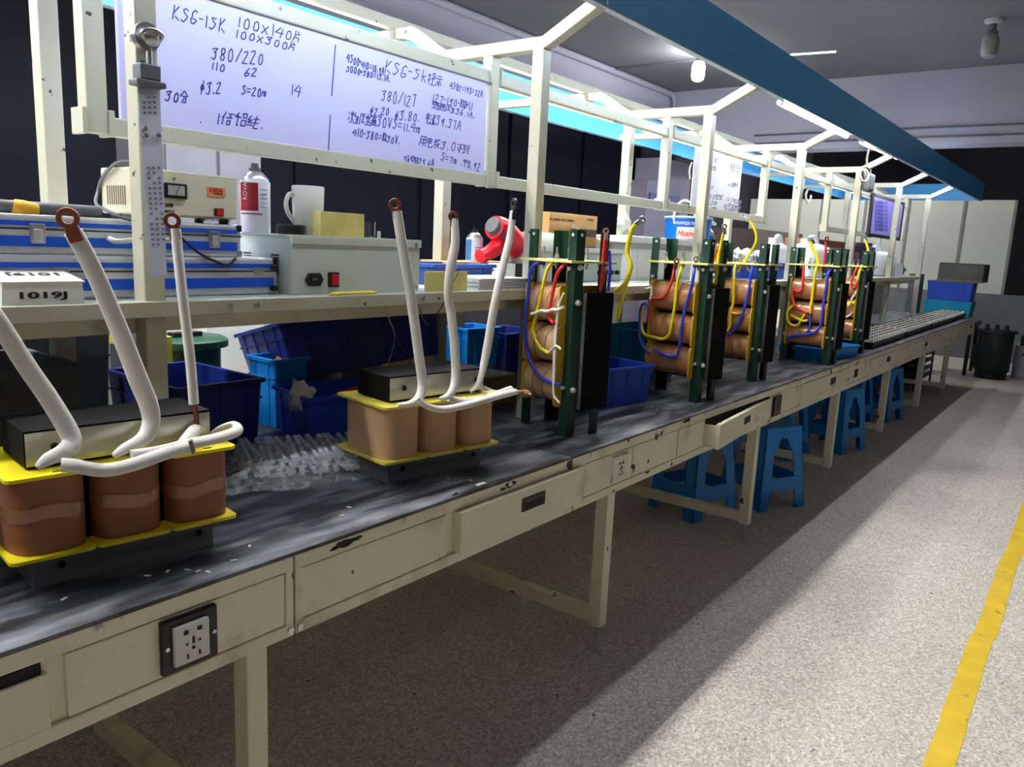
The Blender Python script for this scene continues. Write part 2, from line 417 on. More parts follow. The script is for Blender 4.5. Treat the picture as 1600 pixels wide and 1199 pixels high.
PAN = [[(-1.7, -0.32, 'p'), (-0.30, 0.456, 'dgap'), (0.479, 0.886, 'p')],
       [(0.925, 1.352, 'p'), (1.385, 1.950, 'dh'), (1.966, 2.280, 'p'), (2.287, 2.625, 'p'), (2.632, 2.86, 'p')],
       [(3.66, 4.05, 'p'), (4.07, 4.95, 'dh2'), (4.97, 5.5, 'hole'), (5.53, 6.28, 'dh2')],
       [(6.36, 6.9, 'p'), (6.95, 7.7, 'dh2'), (7.75, 8.95, 'p')],
       [(9.06, 9.55, 'p'), (9.6, 10.3, 'dh2')]]
for si, (x0, x1, lab) in enumerate(SECT):
    xm = (x0+x1)/2
    t = thing('workbench', (xm, 0.9, 0), lab, 'workbench', 'bench sections bolted in a row')
    obj('bench_top', MB().box(x0, x1, 0.02, 1.81, 0.722, 0.742), M_APRON, t, world=True)
    b = MB().box(x0, x1, 0.0, 0.02, 0.712, 0.742).box(x0, x1, 0.0, 0.02, 0.574, 0.600)
    b.box(x0, x1, 0.008, 0.02, 0.600, 0.712)
    b.box(x0, x0+0.018, 0.0, 0.02, 0.6, 0.712).box(x1-0.018, x1, 0.0, 0.02, 0.6, 0.712)
    obj('apron', b, M_APRON, t, world=True, bevel=0.0015)
    obj('apron', MB().box(x0, x1, 1.81, 1.83, 0.574, 0.722), M_APRON, t, world=True)
    obj('under_rail', MB().box(x0, x1, 0.085, 0.12, 0.535, 0.574), M_APRON, t, world=True)
    for a, c, k in PAN[si]:
        if k == 'p' or k == 'hole':
            pn = obj('front_panel', MB().box(a+0.002, c-0.002, 0.001, 0.010, 0.603, 0.709), M_APRON, t, world=True, bevel=0.001)
            if k == 'hole': obj('panel_cutout', MB().box(a+0.16, a+0.24, -0.001, 0.004, 0.63, 0.68), M_DARK, pn, world=True)
        else:
            y = -0.018 if k == 'dh' else (-0.004)
            z1 = 0.709 if k != 'dgap' else 0.692
            d = obj('drawer', MB().box(a+0.002, c-0.002, y, y+0.026, 0.602, z1), M_APRON, t, world=True, bevel=0.0015)
            if k == 'dgap': obj('drawer_gap_shade', MB().box(a+0.01, c-0.01, 0.0005, 0.008, 0.692, 0.710), M_DARK, t, world=True)  # dark strip standing in for the shade above the drawer
            if k != 'dgap':
                hx = 1.688 if k == 'dh' else (a+c)/2+0.13
                hw = 0.053 if k == 'dh' else 0.045
                h = obj('drawer_pull', MB().box(hx-hw, hx+hw, y-0.004, y+0.002, 0.648, 0.686), M_BLACK, d, world=True, bevel=0.002)
                obj('pull_recess', MB().box(hx-hw*0.84, hx+hw*0.84, y-0.0045, y, 0.653, 0.672), M_DARK, h, world=True)
    for bx in BT:
        bx /= 1000
        if x0+0.02 < bx < x1-0.02:
            obj('bolt', MB().lathe([(0.001, 0), (0.008, 0), (0.008, 0.002), (0.005, 0.003), (0.005, 0.006), (0.001, 0.007)], n=12, M=Matrix.Translation((bx, 0.0, 0.733)) @ Matrix.Rotation(R(90), 4, 'X')), M_BOLT, t, world=True, smooth=True)
    for q in (x0+0.009, x1-0.009):
        obj('bolt', MB().cyl((q, -0.004, 0.587), (q, 0, 0.587), 0.007, n=12), M_STEEL, t, world=True, smooth=True)
    for k in range(-1, 7):
        lx = 0.806+1.3513*k
        if not (x0 <= lx < x1): continue
        for ly in (0.012, 1.77):
            lg = obj('leg', MB().box(lx, lx+0.046, ly, ly+0.046, 0.095, 0.574), M_APRON, t, world=True, bevel=0.003)
            obj('levelling_foot', MB().cyl((lx+0.023, ly+0.023, 0.01), (lx+0.023, ly+0.023, 0.1), 0.005, n=10).cyl((lx+0.023, ly+0.023, 0), (lx+0.023, ly+0.023, 0.022), 0.016, 0.008, n=14), M_STEEL, lg, world=True, smooth=True)
        obj('cross_brace', MB().box(lx+0.003, lx+0.043, 0.058, 1.77, 0.105, 0.148), M_APRON, t, world=True)
    for u, v, s, sx0 in ((538, 850, 0.034, 0), (556, 842, 0.020, 0), (522, 858, 0.014, 0), (798, 757, 0.030, 1), (786, 764, 0.014, 1), (1073, 658, 0.040, 1), (1012, 738, 0.018, 1), (712, 772, 0.012, 1), (628, 990, 0.006, 0)):
        p = at(u, v, y=-0.0004)
        if not (x0 < p.x < x1): continue
        r_ = random.Random(u)
        poly = [(s*(0.6+0.5*r_.random())*math.cos(a), min(s*0.34, 0.0085)*(0.5+0.6*r_.random())*math.sin(a)) for a in [k*math.pi/6 for k in range(12)]]
        obj('paint_scuff', MB().prism(poly, 0, 0.0006, M=Matrix.Translation((p.x, -0.0002, p.z)) @ Matrix.Rotation(R(90), 4, 'X')), mat('scuff_black', (40, 37, 34), 0.7), t, world=True)
    if si == 0:
        socket(t, 0.681, 0.657, 0.104, 0.098, True, M_BLACK)
    if si == 1:
        socket(t, 2.19, 0.655, 0.095, 0.088, False, mat('grimy_socket', (230, 225, 214), 0.5, var=0.12, scale=30))
        # the drawer that hangs open, its left end pulled out
        d0, d1 = Vector((2.872, -0.062, 0)), Vector((3.600, -0.006, 0))
        dirv = (d1-d0).normalized(); nrm = Vector((dirv.y, -dirv.x, 0))
        M = Matrix((dirv, -nrm, Vector((0, 0, 1)))).transposed().to_4x4(); M.translation = d0
        L = (d1-d0).length
        d = obj('drawer', MB().box(0, L, 0, 0.018, 0.600, 0.700, M=M), M_APRON, t, world=True, bevel=0.0015)
        obj('drawer_tray', MB().box(0.01, 0.022, 0.018, 0.075, 0.604, 0.69, M=M).box(0.01, L-0.01, 0.018, 0.06, 0.604, 0.608, M=M), M_APRON, d, world=True)
        obj('drawer_pull', MB().box(L*0.44, L*0.56, -0.001, 0.004, 0.645, 0.675, M=M), M_DARK, d, world=True)
        obj('drawer_gap_shade', MB().box(2.885, 3.598, 0.0005, 0.008, 0.602, 0.711), M_DARK, t, world=True)  # dark sheet standing in for the shade behind the open drawer
    if si == 2:
        socket(t, 3.70, 0.652, 0.10, 0.095, False, M_BLACK)

# ---------------------------------------------------------------- overhead rack: posts, shelf, bars
rk = thing('overhead_rack', (4.5, 0.6, 0.75), 'cream steel rack of posts, bars and a long shelf standing on the bench', 'rack')
XP = [0.826+1.354*k for k in range(-1, 7)]
W = 0.045
for k, x in enumerate(XP):
    obj('near_post', MB().box(x, x+W, 0.378, 0.423, 0.75, 1.985), M_CREAM, rk, world=True, bevel=0.003)
    obj('far_post', MB().box(x, x+W, 0.80, 0.845, 0.75, 1.985), M_CREAM, rk, world=True, bevel=0.003)
    obj('cross_beam', MB().box(x, x+W, 0.378, 0.845, 1.985, 2.025), M_CREAM, rk, world=True, bevel=0.003)
    zb = 1.555
    obj('hanging_post', MB().box(x, x+W, 0.59, 0.632, zb, 1.985), M_CREAM, rk, world=True, bevel=0.003)
    xc = x+W/2
    obj('near_wing', MB().bar((xc, 0.425, 1.985), (xc, 0.19, 2.105), W-0.003, 0.04, up=(0, 0, 1)), M_CREAM, rk, world=True, bevel=0.003)
    obj('far_wing', MB().bar((xc, 0.80, 1.985), (xc, 1.005, 2.112), W-0.003, 0.04).bar((xc, 0.99, 2.108), (xc, 1.655, 2.108), W-0.005, 0.038), M_CREAM, rk, world=True, bevel=0.003)
    if k < 7:
        for z in (1.555, 1.90):
            for xx in (x-0.012, x+W): obj('bracket', MB().box(xx, xx+0.012, 0.584, 0.638, z-0.005, z+0.05), M_CREAM, rk, world=True, bevel=0.002)
for k in range(1, 7):
    xa, xb = XP[k]+W, XP[k+1]
    obj('upper_bar', MB().box(xa, xb, 0.592, 0.63, 1.896, 1.936), M_CREAM, rk, world=True, bevel=0.003)
    if k in (0, 1, 2, 3, 5): obj('lower_bar', MB().box(xa, xb, 0.592, 0.63, 1.553, 1.592), M_CREAM, rk, world=True, bevel=0.003)
obj('far_bar', MB().box(-1.4, 10.3, 1.07, 1.11, 2.128, 2.165), M_CREAM, rk, world=True)
obj('shelf', MB().box(-1.4, 8.8, 0.372, 0.86, 1.200, 1.210), M_SHELF, rk, world=True)
obj('shelf_rail', MB().box(-1.4, 8.8, 0.355, 0.372, 1.178, 1.210), M_CREAM, rk, world=True, bevel=0.002)
obj('shelf_rail', MB().box(-1.4, 8.8, 0.862, 0.88, 1.178, 1.210), M_CREAM, rk, world=True, bevel=0.002)
obj('shelf_under_rail', MB().box(-1.4, 8.8, 0.424, 0.45, 1.140, 1.200), M_APRON, rk, world=True)
for x in (1.005, 1.075, 1.62, 2.32, 2.95):
    obj('bolt', MB().cyl((x, 0.349, 1.196), (x, 0.355, 1.196), 0.006, n=10), M_STEEL, rk, world=True, smooth=True)

# ---------------------------------------------------------------- canopy
cp = thing('canopy', (4.7, 0.9, 2.09), 'long blue sheet metal light canopy hung around the top of the rack', 'canopy')
obj('near_fascia', MB().box(-1.6, 10.85, 0.165, 0.173, 2.094, 2.29), M_BLUECAN, cp, world=True)
obj('fascia_lip', MB().box(-1.6, 10.85, 0.165, 0.192, 2.088, 2.094), mat('pale_blue_lip', (150, 170, 186), 0.4), cp, world=True)
obj('far_fascia', MB().box(-1.6, 10.85, 1.655, 1.663, 2.092, 2.29), M_BLUEFAR, cp, world=True)
obj('end_panel', MB().box(10.842, 10.85, 0.173, 1.655, 2.094, 2.29), M_BLUEFAR, cp, world=True)
obj('canopy_rod', MB().bar((3.9, 0.175, 2.297), (3.9, -0.035, 2.29), 0.012, 0.008), M_STEEL, cp, world=True)
for x in (2.2, 3.35, 4.2, 5.3, 6.7, 8.3):
    obj('screw', MB().cyl((x, 0.161, 2.10), (x, 0.165, 2.10), 0.006, n=10), M_STEEL, cp, world=True)
# ---------------------------------------------------------------- whiteboards and handwriting
ST = {'0': '49272230506264 5849', '1': '5950', '2': '18395957106 0', '3': '18496946365552401 1', '4': '4904 74;6850', '5': '692946655230 11',
      '6': '5936122030516344 23', '7': '19695940', '8': '675939273554625030223455 67', '9': '6847263456685750', 'K': '2920;6924;4270', 'S': '68492836645230 11',
      'G': '68492724122040625333', 'Q': '4927223050626749;4271', 'k': '2920;6524;3460', 'V': '194069', 'U': '19123050626 9', 'A': '104970;2464',
      'm': '1510;1435454250;44656260 ', 's': '5534 25 44 42 20', 'h': '1910;14454440', '/': '7920', '=': '1666;1363', '-': '1575', '.': '4041',
      ':': '2526;5556;1474', 'x': '1660;1066', 'f': '5910;37165413245648 37', 'a': '5625124051;5650', 'B': '1910;1948665416;165532 10', 'q': '9999',
      'Z': '186860 ', '(': '4932', '|': '4940'}
ST['f'] = '365664533324 36;5930'; ST['p'] = ST['f']
CJ = {'片': '282400;2576;5856;236360', '倍': '291605;1610;4888;5556;5866;3575;43636040 43', '铝': '290617;1646;302027;59898666 59;54848050 54',
      '线': '29063604 44;0242;4787;5484;69508060', '分': '4905;5995;2575;5430;757050', '提': '0737;1820;0334;5989866659;4585;6560;6070;4090',
      '示': '2878;0686;565034;3410;6481', '次': '0817;0224;5946;488876;675030;6490', '为': '1916;0666;563000;666050;3443', '压': '1989;190500;3777;5952;3454;2282',
      '起': '1757;3935;0656;3630;3363;001090;699966;6662 92', '高': '5958;0888;3767643437;10158580;3363613133', '取': '0949;1811;3910;1636;1434;1142;5888 50;6890',
      '空': '5958;06089896;3715;6785;1474;5450;1090', '载': '0848;2823;0585;1353;3250;6990;8870;1040', '电': '1868641418;1666;49308082', '流': '0817;0514;0002;4888;694587;454020;5550;65608082',
      '用': '19150 0;198980;1686;1383;5950', '数': '1847;2820;0656;1353;6947;5888;8540;5580', '不': '0898;584015;4640;5683', '到': '0848;280646;2520;0444;0031;6862;898070', '宽': '5958;06089896;1676;374 0'}
for k, v in CJ.items(): ST[k] = v
def strokes(ch):
    s = ST.get(ch)
    if not s: return []
    out = []
    for q in s.split(';'):
        q = q.replace(' ', '')
        out.append([(int(q[i])/7.0 if ch not in CJ else int(q[i])/9.0*1.15, int(q[i+1])/9.0) for i in range(0, len(q)-1, 2)])
    return out
def handwriting(b, s, p0, p1, hpx, yb, wid=0.0028, adv=1.0, slant=0.42):
    A = at(*p0, y=yb); B = at(*p1, y=yb)
    Xd = (B-A); L = Xd.length; Xd.normalize(); Zd = Vector((0, 0, 1))
    h = (at(p0[0], p0[1]-hpx, y=yb)-A).length
    n = sum(0.55 if c in " .-:1(" else 1.0 for c in s); cw = L/n
    cx = 0.0
    for c in s:
        w_ = cw*(0.55 if c in " .-:1(" else 1.0)
        jit = rnd.uniform(-0.06, 0.06)*h
        hh = h*(1.0 if (c in CJ or c.isupper() or c in '/(|' or not c.isdigit()) else rnd.uniform(0.72, 1.0))
        for st in strokes(c):
            P = [A+Xd*(cx+w_*(0.86*px+slant*py*0.6))+Zd*(jit+hh*py) for px, py in st]
            for a, c2 in zip(P[:-1], P[1:]):
                d = c2-a
                if d.length < 1e-6: continue
                d.normalize(); nn = Vector((-d.z, 0, d.x))*wid/2; e = d*wid*0.35
                q = [a-e+nn, a-e-nn, c2+e-nn, c2+e+nn]
                b.add([(v.x, yb-0.0007, v.z) for v in q]+[(v.x, yb+0.0003, v.z) for v in q], [(0, 1, 2, 3), (4, 7, 6, 5), (0, 3, 7, 4), (1, 5, 6, 2), (0, 4, 5, 1), (3, 2, 6, 7)])
        cx += w_
YB = 0.600
M_BOARD = mat('lavender_whiteboard', (210, 208, 248), 0.3, var=0.02, scale=2)
wb = thing('whiteboard', (1.52, 0.605, 1.592), 'large whiteboard covered in blue handwriting in the near bay of the rack', 'whiteboard')
obj('board_sheet', MB().box(0.905, 2.168, YB, YB+0.012, 1.592, 1.896), M_BOARD, wb, world=True)
LINES = [('KSG-15K', (266, 28), (352, 50), 22), ('100x140片', (368, 40), (470, 68), 20), ('100x300片', (365, 57), (462, 80), 15),
         ('380/220', (328, 92), (412, 102), 22), ('110', (328, 108), (352, 112), 13), ('62', (380, 118), (402, 120), 14),
         ('f3.2', (310, 148), (346, 146), 20), ('S=20mz', (376, 148), (424, 152), 14), ('14', (452, 148), (470, 152), 20), ('30分', (256, 156), (292, 160), 18),
         ('.', (311, 192), (316, 192), 8), ('1倍铝线.', (333, 192), (414, 202), 20),
         ('4500:410=10.9A', (541, 96), (600, 118), 13), ('5000:380=13.1A.', (540, 112), (610, 128), 11), ('KSG-5k提示', (598, 112), (690, 136), 20),
         ('380/127', (594, 156), (650, 168), 20), ('p2.20', (576, 180), (608, 180), 13), ('p3.80.', (614, 188), (656, 190), 15), ('次为压起高30VS=11.4mz', (543, 190), (664, 210), 17),
         ('410-380=取30V.', (550, 212), (625, 226), 13), ('45分2=190=52A', (702, 138), (754, 152), 11), ('127-190-取BU', (674, 158), (738, 172), 13), ('空载电压为36.1A.', (674, 168), (742, 186), 11),
         ('电流39.37A', (664, 192), (720, 204), 16), ('用电数3.0不到', (654, 228), (732, 240), 15), ('S=7mz.宽0.92', (688, 250), (750, 268), 13), ('3k空载23.6A', (629, 256), (678, 262), 14)]
for s, p0, p1, h in LINES:
    b = MB(); handwriting(b, s, p0, p1, h, YB)
    obj('handwriting', b, M_INK, wb, world=True)
for (u0, v0), (u1, v1) in (((524, 70), (518, 150)), ((516, 180), (513, 236))):
    obj('divider_line', MB().bar(at(u0, v0, y=YB), at(u1, v1, y=YB), 0.0035, 0.0014, up=(0, 1, 0)), M_INK, wb, world=True)
wb2 = thing('whiteboard', (4.17, 0.605, 1.56), 'small white paper board with faint notes hung in the second bay', 'whiteboard')
obj('board_sheet', MB().box(3.86, 4.50, YB, YB+0.006, 1.575, 1.885), mat('white_paper', (232, 232, 238), 0.6), wb2, world=True)
for s, p0, p1, h in [('2倍', (1108, 252), (1120, 255), 8), ('线分', (1140, 266), (1155, 270), 12), ('3取', (1109, 266), (1118, 268), 7), ('45', (1106, 294), (1114, 296), 6), ('=用到', (1136, 292), (1152, 292), 6), ('(45空起', (1102, 310), (1128, 312), 7), ('1=5电流数', (1133, 314), (1158, 320), 7),
                     ('7.5倍', (1100, 319), (1120, 321), 6), ('6压起高示', (1130, 323), (1157, 328), 6), ('2.5空', (1102, 326), (1118, 329), 5), ('8流数宽分', (1130, 329), (1155, 334), 5)]:
    b = MB(); handwriting(b, s, p0, p1, h, YB, wid=0.004)
    obj('handwriting', b, mat('faint_ink', (120, 128, 150), 0.6), wb2, world=True)
YB = 0.574
wb3 = thing('whiteboard', (8.1, 0.58, 1.56), 'dark framed lavender board hanging at the far end of the rack', 'whiteboard')
obj('board_sheet', MB().box(7.50, 8.70, YB, YB+0.012, 1.585, 1.905), mat('violet_whiteboard', (164, 150, 232), 0.35, var=0.05), wb3, world=True)
obj('board_frame', MB().box(7.47, 8.73, YB-0.006, YB+0.014, 1.555, 1.585).box(7.47, 8.73, YB-0.006, YB+0.014, 1.905, 1.93).box(7.44, 7.50, YB-0.006, YB+0.014, 1.555, 1.93).box(8.70, 8.74, YB-0.006, YB+0.014, 1.555, 1.93), M_BLACK, wb3, world=True)
for i in range(8):
    b = MB(); handwriting(b, '电流数空载12分', (1366, 318+6*i), (1386, 320+6*i), 4, YB, wid=0.008)
    obj('handwriting', b, mat('violet_ink', (92, 84, 170), 0.5), wb3, world=True)
# ---------------------------------------------------------------- the two lying transformers
def rrect(cx, cy, a, b, e=3.0, n=40):
    out = []
    for i in range(n):
        t = 2*math.pi*i/n; c, s = math.cos(t), math.sin(t)
        out.append((cx+a*math.copysign(abs(c)**(2/e), c), cy+b*math.copysign(abs(s)**(2/e), s)))
    return out
def plate(x0, x1, y0, y1, r=0.012):
    p = []
    for cx, cy, a0 in ((x1-r, y1-r, 0), (x0+r, y1-r, 90), (x0+r, y0+r, 180), (x1-r, y0+r, 270)):
        for k in range(4): a = R(a0+30*k); p.append((cx+r*math.cos(a), cy+r*math.sin(a)))
    return p
def ring_lug(parent, C, up, nrm, Ro, m, tail=0.03, name='cable_lug'):
    """flat ring terminal with its crimp barrel; C the ring's centre"""
    up = Vector(up).normalized(); nrm = Vector(nrm); nrm = (nrm-up*nrm.dot(up)).normalized(); sd = up.cross(nrm)
    th = Ro*0.22; b = MB(); rings = []
    for i in range(20):
        t = 2*math.pi*i/20; d = up*math.cos(t)+sd*math.sin(t)
        rings.append([Vector(C)+d*Ro+nrm*th, Vector(C)+d*Ro*0.5+nrm*th, Vector(C)+d*Ro*0.5-nrm*th, Vector(C)+d*Ro-nrm*th])
    b.loft(rings, closed=True)
    q = Vector(C)-up*Ro*0.85
    b.loft([[q+sd*Ro*0.6*s1+nrm*th*s2 for s1, s2 in ((-1, -1), (1, -1), (1, 1), (-1, 1))], [q-up*tail*0.5+sd*Ro*0.62*s1+nrm*Ro*0.4*s2 for s1, s2 in ((-1, -1), (1, -1), (1, 1), (-1, 1))], [q-up*tail+sd*Ro*0.62*s1+nrm*Ro*0.4*s2 for s1, s2 in ((-1, -1), (1, -1), (1, 1), (-1, 1))]])
    return obj(name, b, m, parent, world=True, bevel=Ro*0.06)
def lying_transformer(x, y, rz, coil_m, yel_m, label, band, base_m):
    t = thing('transformer', (x, y, 0.75), label, 'transformer', None, R(rz))
    L, D = 0.312, 0.14
    base = obj('core_yoke', MB().box(0, L, 0, D, 0, 0.064), base_m, t, bevel=0.0015)
    top = obj('core_yoke', MB().box(0, L, 0.0, D, 0.212, 0.274), M_BLACKP, t, bevel=0.0015)
    obj('yoke_face', MB().box(0.002, L-0.002, -0.0012, 0.0005, 0.214, 0.270), mat('bare_core_steel', (176, 178, 172), 0.28, metal=0.8, var=0.12, scale=9, stretch=(3, 1, 1)), top)
    for zz, yk in ((0.034, base), (0.243, top)):
        for xx in (0.045, L-0.028): obj('yoke_hole', MB().cyl((xx, -0.003, zz), (xx, 0.001, zz), 0.0065, n=14), M_DARK, yk, smooth=True)
    obj('core_limbs', MB().box(0.01, L-0.01, 0.01, D-0.01, 0.06, 0.22), M_BLACKP, t)
    W3 = 0.126
    for i in range(3):
        cx = 0.156+(i-1)*W3; cy = D/2
        c = obj('coil', MB().prism(rrect(cx, cy, W3/2-0.002, 0.102, 3.6), 0.070, 0.202), coil_m, t, smooth=True, sharp=50)
        if band:
            z0 = 0.128-0.004*i
            P = rrect(cx, cy, W3/2-0.001, 0.1035, 3.6)
            bb = MB().loft([[Vector((px, py, z0+dz+0.004*math.sin(px*60+i))) for px, py in P] for dz in (0, 0.008, 0.017, 0.024)], cap=False)
            obj('tape_band', bb, M_TAPE, c, smooth=True)
        for z0, nm in ((0.064, 'bottom_flange'), (0.202, 'top_flange')):
            f = obj('coil_flange', MB().prism(plate(cx-W3/2-0.006*(i == 0), cx+W3/2-0.0015+0.010*(i == 2)*0, cy-0.114, cy+0.114), z0, z0+0.006), yel_m, t)
            if z0 > 0.1: obj('flange_slot', MB().prism(rrect(cx+0.01, cy-0.100, 0.009, 0.003, 2), z0+0.0055, z0+0.0066), M_DARK, f)
    return t
M_BASEG = mat('core_side_grey', (122, 124, 132), 0.4, var=0.15, scale=5)
TA1 = lying_transformer(0.508, 0.177, -7.7, M_COILBR, mat('bright_yellow_board', (236, 218, 30), 0.4, var=0.1, scale=9), 'lying transformer with three red-brown coils, nearest on the bench', True, M_BASEG)
TA2 = lying_transformer(1.329, 0.182, -9.0, M_COIL, M_YEL, 'lying transformer with three tan coils beside the plastic bag of rods', False, M_BASEG)
def sleeve(parent, pts, r=0.0135, flat=0.62, m=None, name='lead_sleeve', radii=None):
    return obj(name, MB().tube(pts, r, n=10, sub=6, flat=flat, radii=radii), m or M_SLEEVE, parent, world=True, smooth=True, sharp=80)
def PY(l): return [at(u, v, y=y) for u, v, y in l]
# near transformer leads
sleeve(TA1, PY([(58, 731, 0.110), (75, 718, 0.105), (100, 706, 0.105), (112, 692, 0.115), (106, 672, 0.125), (78, 625, 0.14), (40, 570, 0.15), (-5, 500, 0.16), (-60, 430, 0.17)]), 0.0145, radii=[0.005, 0.011, 0.014, 0.015, 0.016, 0.0155, 0.015, 0.0145, 0.0145])
sleeve(TA1, PY([(178, 713, 0.10), (195, 702, 0.105), (225, 685, 0.115), (236, 660, 0.125), (232, 632, 0.13), (215, 590, 0.14), (180, 500, 0.155), (145, 420, 0.165), (114, 362, 0.17)]), 0.0145, radii=[0.005, 0.010, 0.0135, 0.015, 0.016, 0.0165, 0.015, 0.0145, 0.0145])
sleeve(TA1, PY([(303, 631, 0.14), (297, 560, 0.145), (285, 460, 0.155), (274, 358, 0.17)]), 0.0140)
sleeve(TA1, PY([(308, 668, 0.135), (307, 650, 0.138), (303, 628, 0.14)]), 0.006, flat=0.8, m=M_COPPER, name='copper_lead')
sleeve(TA1, PY([(285, 697, 0.105), (295, 684, 0.115), (308, 668, 0.135), (316, 668, 0.15)]), 0.012)
sleeve(TA1, PY([(95, 727, 0.088), (115, 728, 0.082), (160, 735, 0.075), (205, 727, 0.075), (260, 708, 0.08), (295, 698, 0.082)]), 0.0125, flat=0.7)
sleeve(TA1, PY([(205, 712, 0.09), (250, 705, 0.085), (290, 695, 0.085), (330, 687, 0.085), (362, 678, 0.09), (372, 670, 0.10), (366, 664, 0.12), (345, 672, 0.14), (330, 684, 0.15)]), 0.011, flat=0.6)
sleeve(TA1, PY([(297, 688, 0.07), (300, 698, 0.07), (302, 706, 0.075)]), 0.006, m=mat('tie_grey', (120, 118, 112), 0.7), name='cable_tie')
l = ring_lug(TA1, at(106, 341, y=0.165), at(106, 341, y=0.165)-at(117, 368, y=0.165), (-0.55, -0.83, 0), 0.0175, M_COPPER, tail=0.024)
l = ring_lug(TA1, at(269, 345, y=0.168), at(269, 345, y=0.168)-at(274, 372, y=0.168), (-0.55, -0.83, 0.1), 0.0150, M_COPPER, tail=0.022)
# tan transformer leads
sleeve(TA2, PY([(622, 633, 0.11), (640, 631, 0.105), (655, 622, 0.11), (660, 600, 0.12), (655, 560, 0.13), (640, 450, 0.15), (628, 380, 0.16), (620, 330, 0.17)]), 0.0125, radii=[0.005, 0.008, 0.012, 0.0125, 0.0125, 0.0125, 0.0125, 0.012])
sleeve(TA2, PY([(688, 624, 0.10), (705, 614, 0.105), (712, 580, 0.12), (706, 500, 0.14), (700, 460, 0.15), (704, 420, 0.155), (711, 380, 0.16), (710, 342, 0.17)]), 0.0115, radii=[0.006, 0.010, 0.012, 0.012, 0.011, 0.013, 0.012, 0.010])
sleeve(TA2, PY([(735, 612, 0.12), (748, 598, 0.125), (760, 550, 0.14), (772, 480, 0.15), (785, 420, 0.16), (797, 370, 0.17), (802, 330, 0.175)]), 0.0115, radii=[0.004, 0.008, 0.012, 0.012, 0.0115, 0.0105, 0.0095])
sleeve(TA2, PY([(652, 622, 0.09), (665, 634, 0.08), (690, 640, 0.078), (720, 635, 0.078), (760, 624, 0.08), (790, 616, 0.085), (806, 612, 0.09)]), 0.0105, flat=0.7)
sleeve(TA2, PY([(700, 622, 0.11), (725, 628, 0.10), (760, 622, 0.095), (800, 608, 0.10)]), 0.011, flat=0.6)
sleeve(TA2, PY([(757, 608, 0.14), (775, 615, 0.13), (800, 612, 0.125)]), 0.010, flat=0.7)
sleeve(TA2, PY([(804, 611, 0.095), (812, 612, 0.092), (820, 611, 0.092)]), 0.0045, m=mat('pale_copper', (196, 150, 128), 0.5), name='copper_lead')
ring_lug(TA2, at(825, 614, y=0.09), at(831, 615, y=0.09)-at(815, 612, y=0.09), (0.2, -0.6, 0.8), 0.011, MATS['pale_copper'], tail=0.012)
ring_lug(TA2, at(617, 320, y=0.17), at(616, 310, y=0.17)-at(620, 335, y=0.17), (-0.6, -0.8, 0.1), 0.0150, M_COPPER)
ring_lug(TA2, at(708, 338, y=0.17), at(708, 328, y=0.17)-at(709, 348, y=0.17), (-0.6, -0.7, 0.5), 0.0130, M_COPPER)
ring_lug(TA2, at(803, 319, y=0.175), at(804, 308, y=0.175)-at(802, 334, y=0.175), (0.9, -0.45, 0), 0.0160, mat('dark_lug', (74, 72, 76), 0.4, metal=0.6))

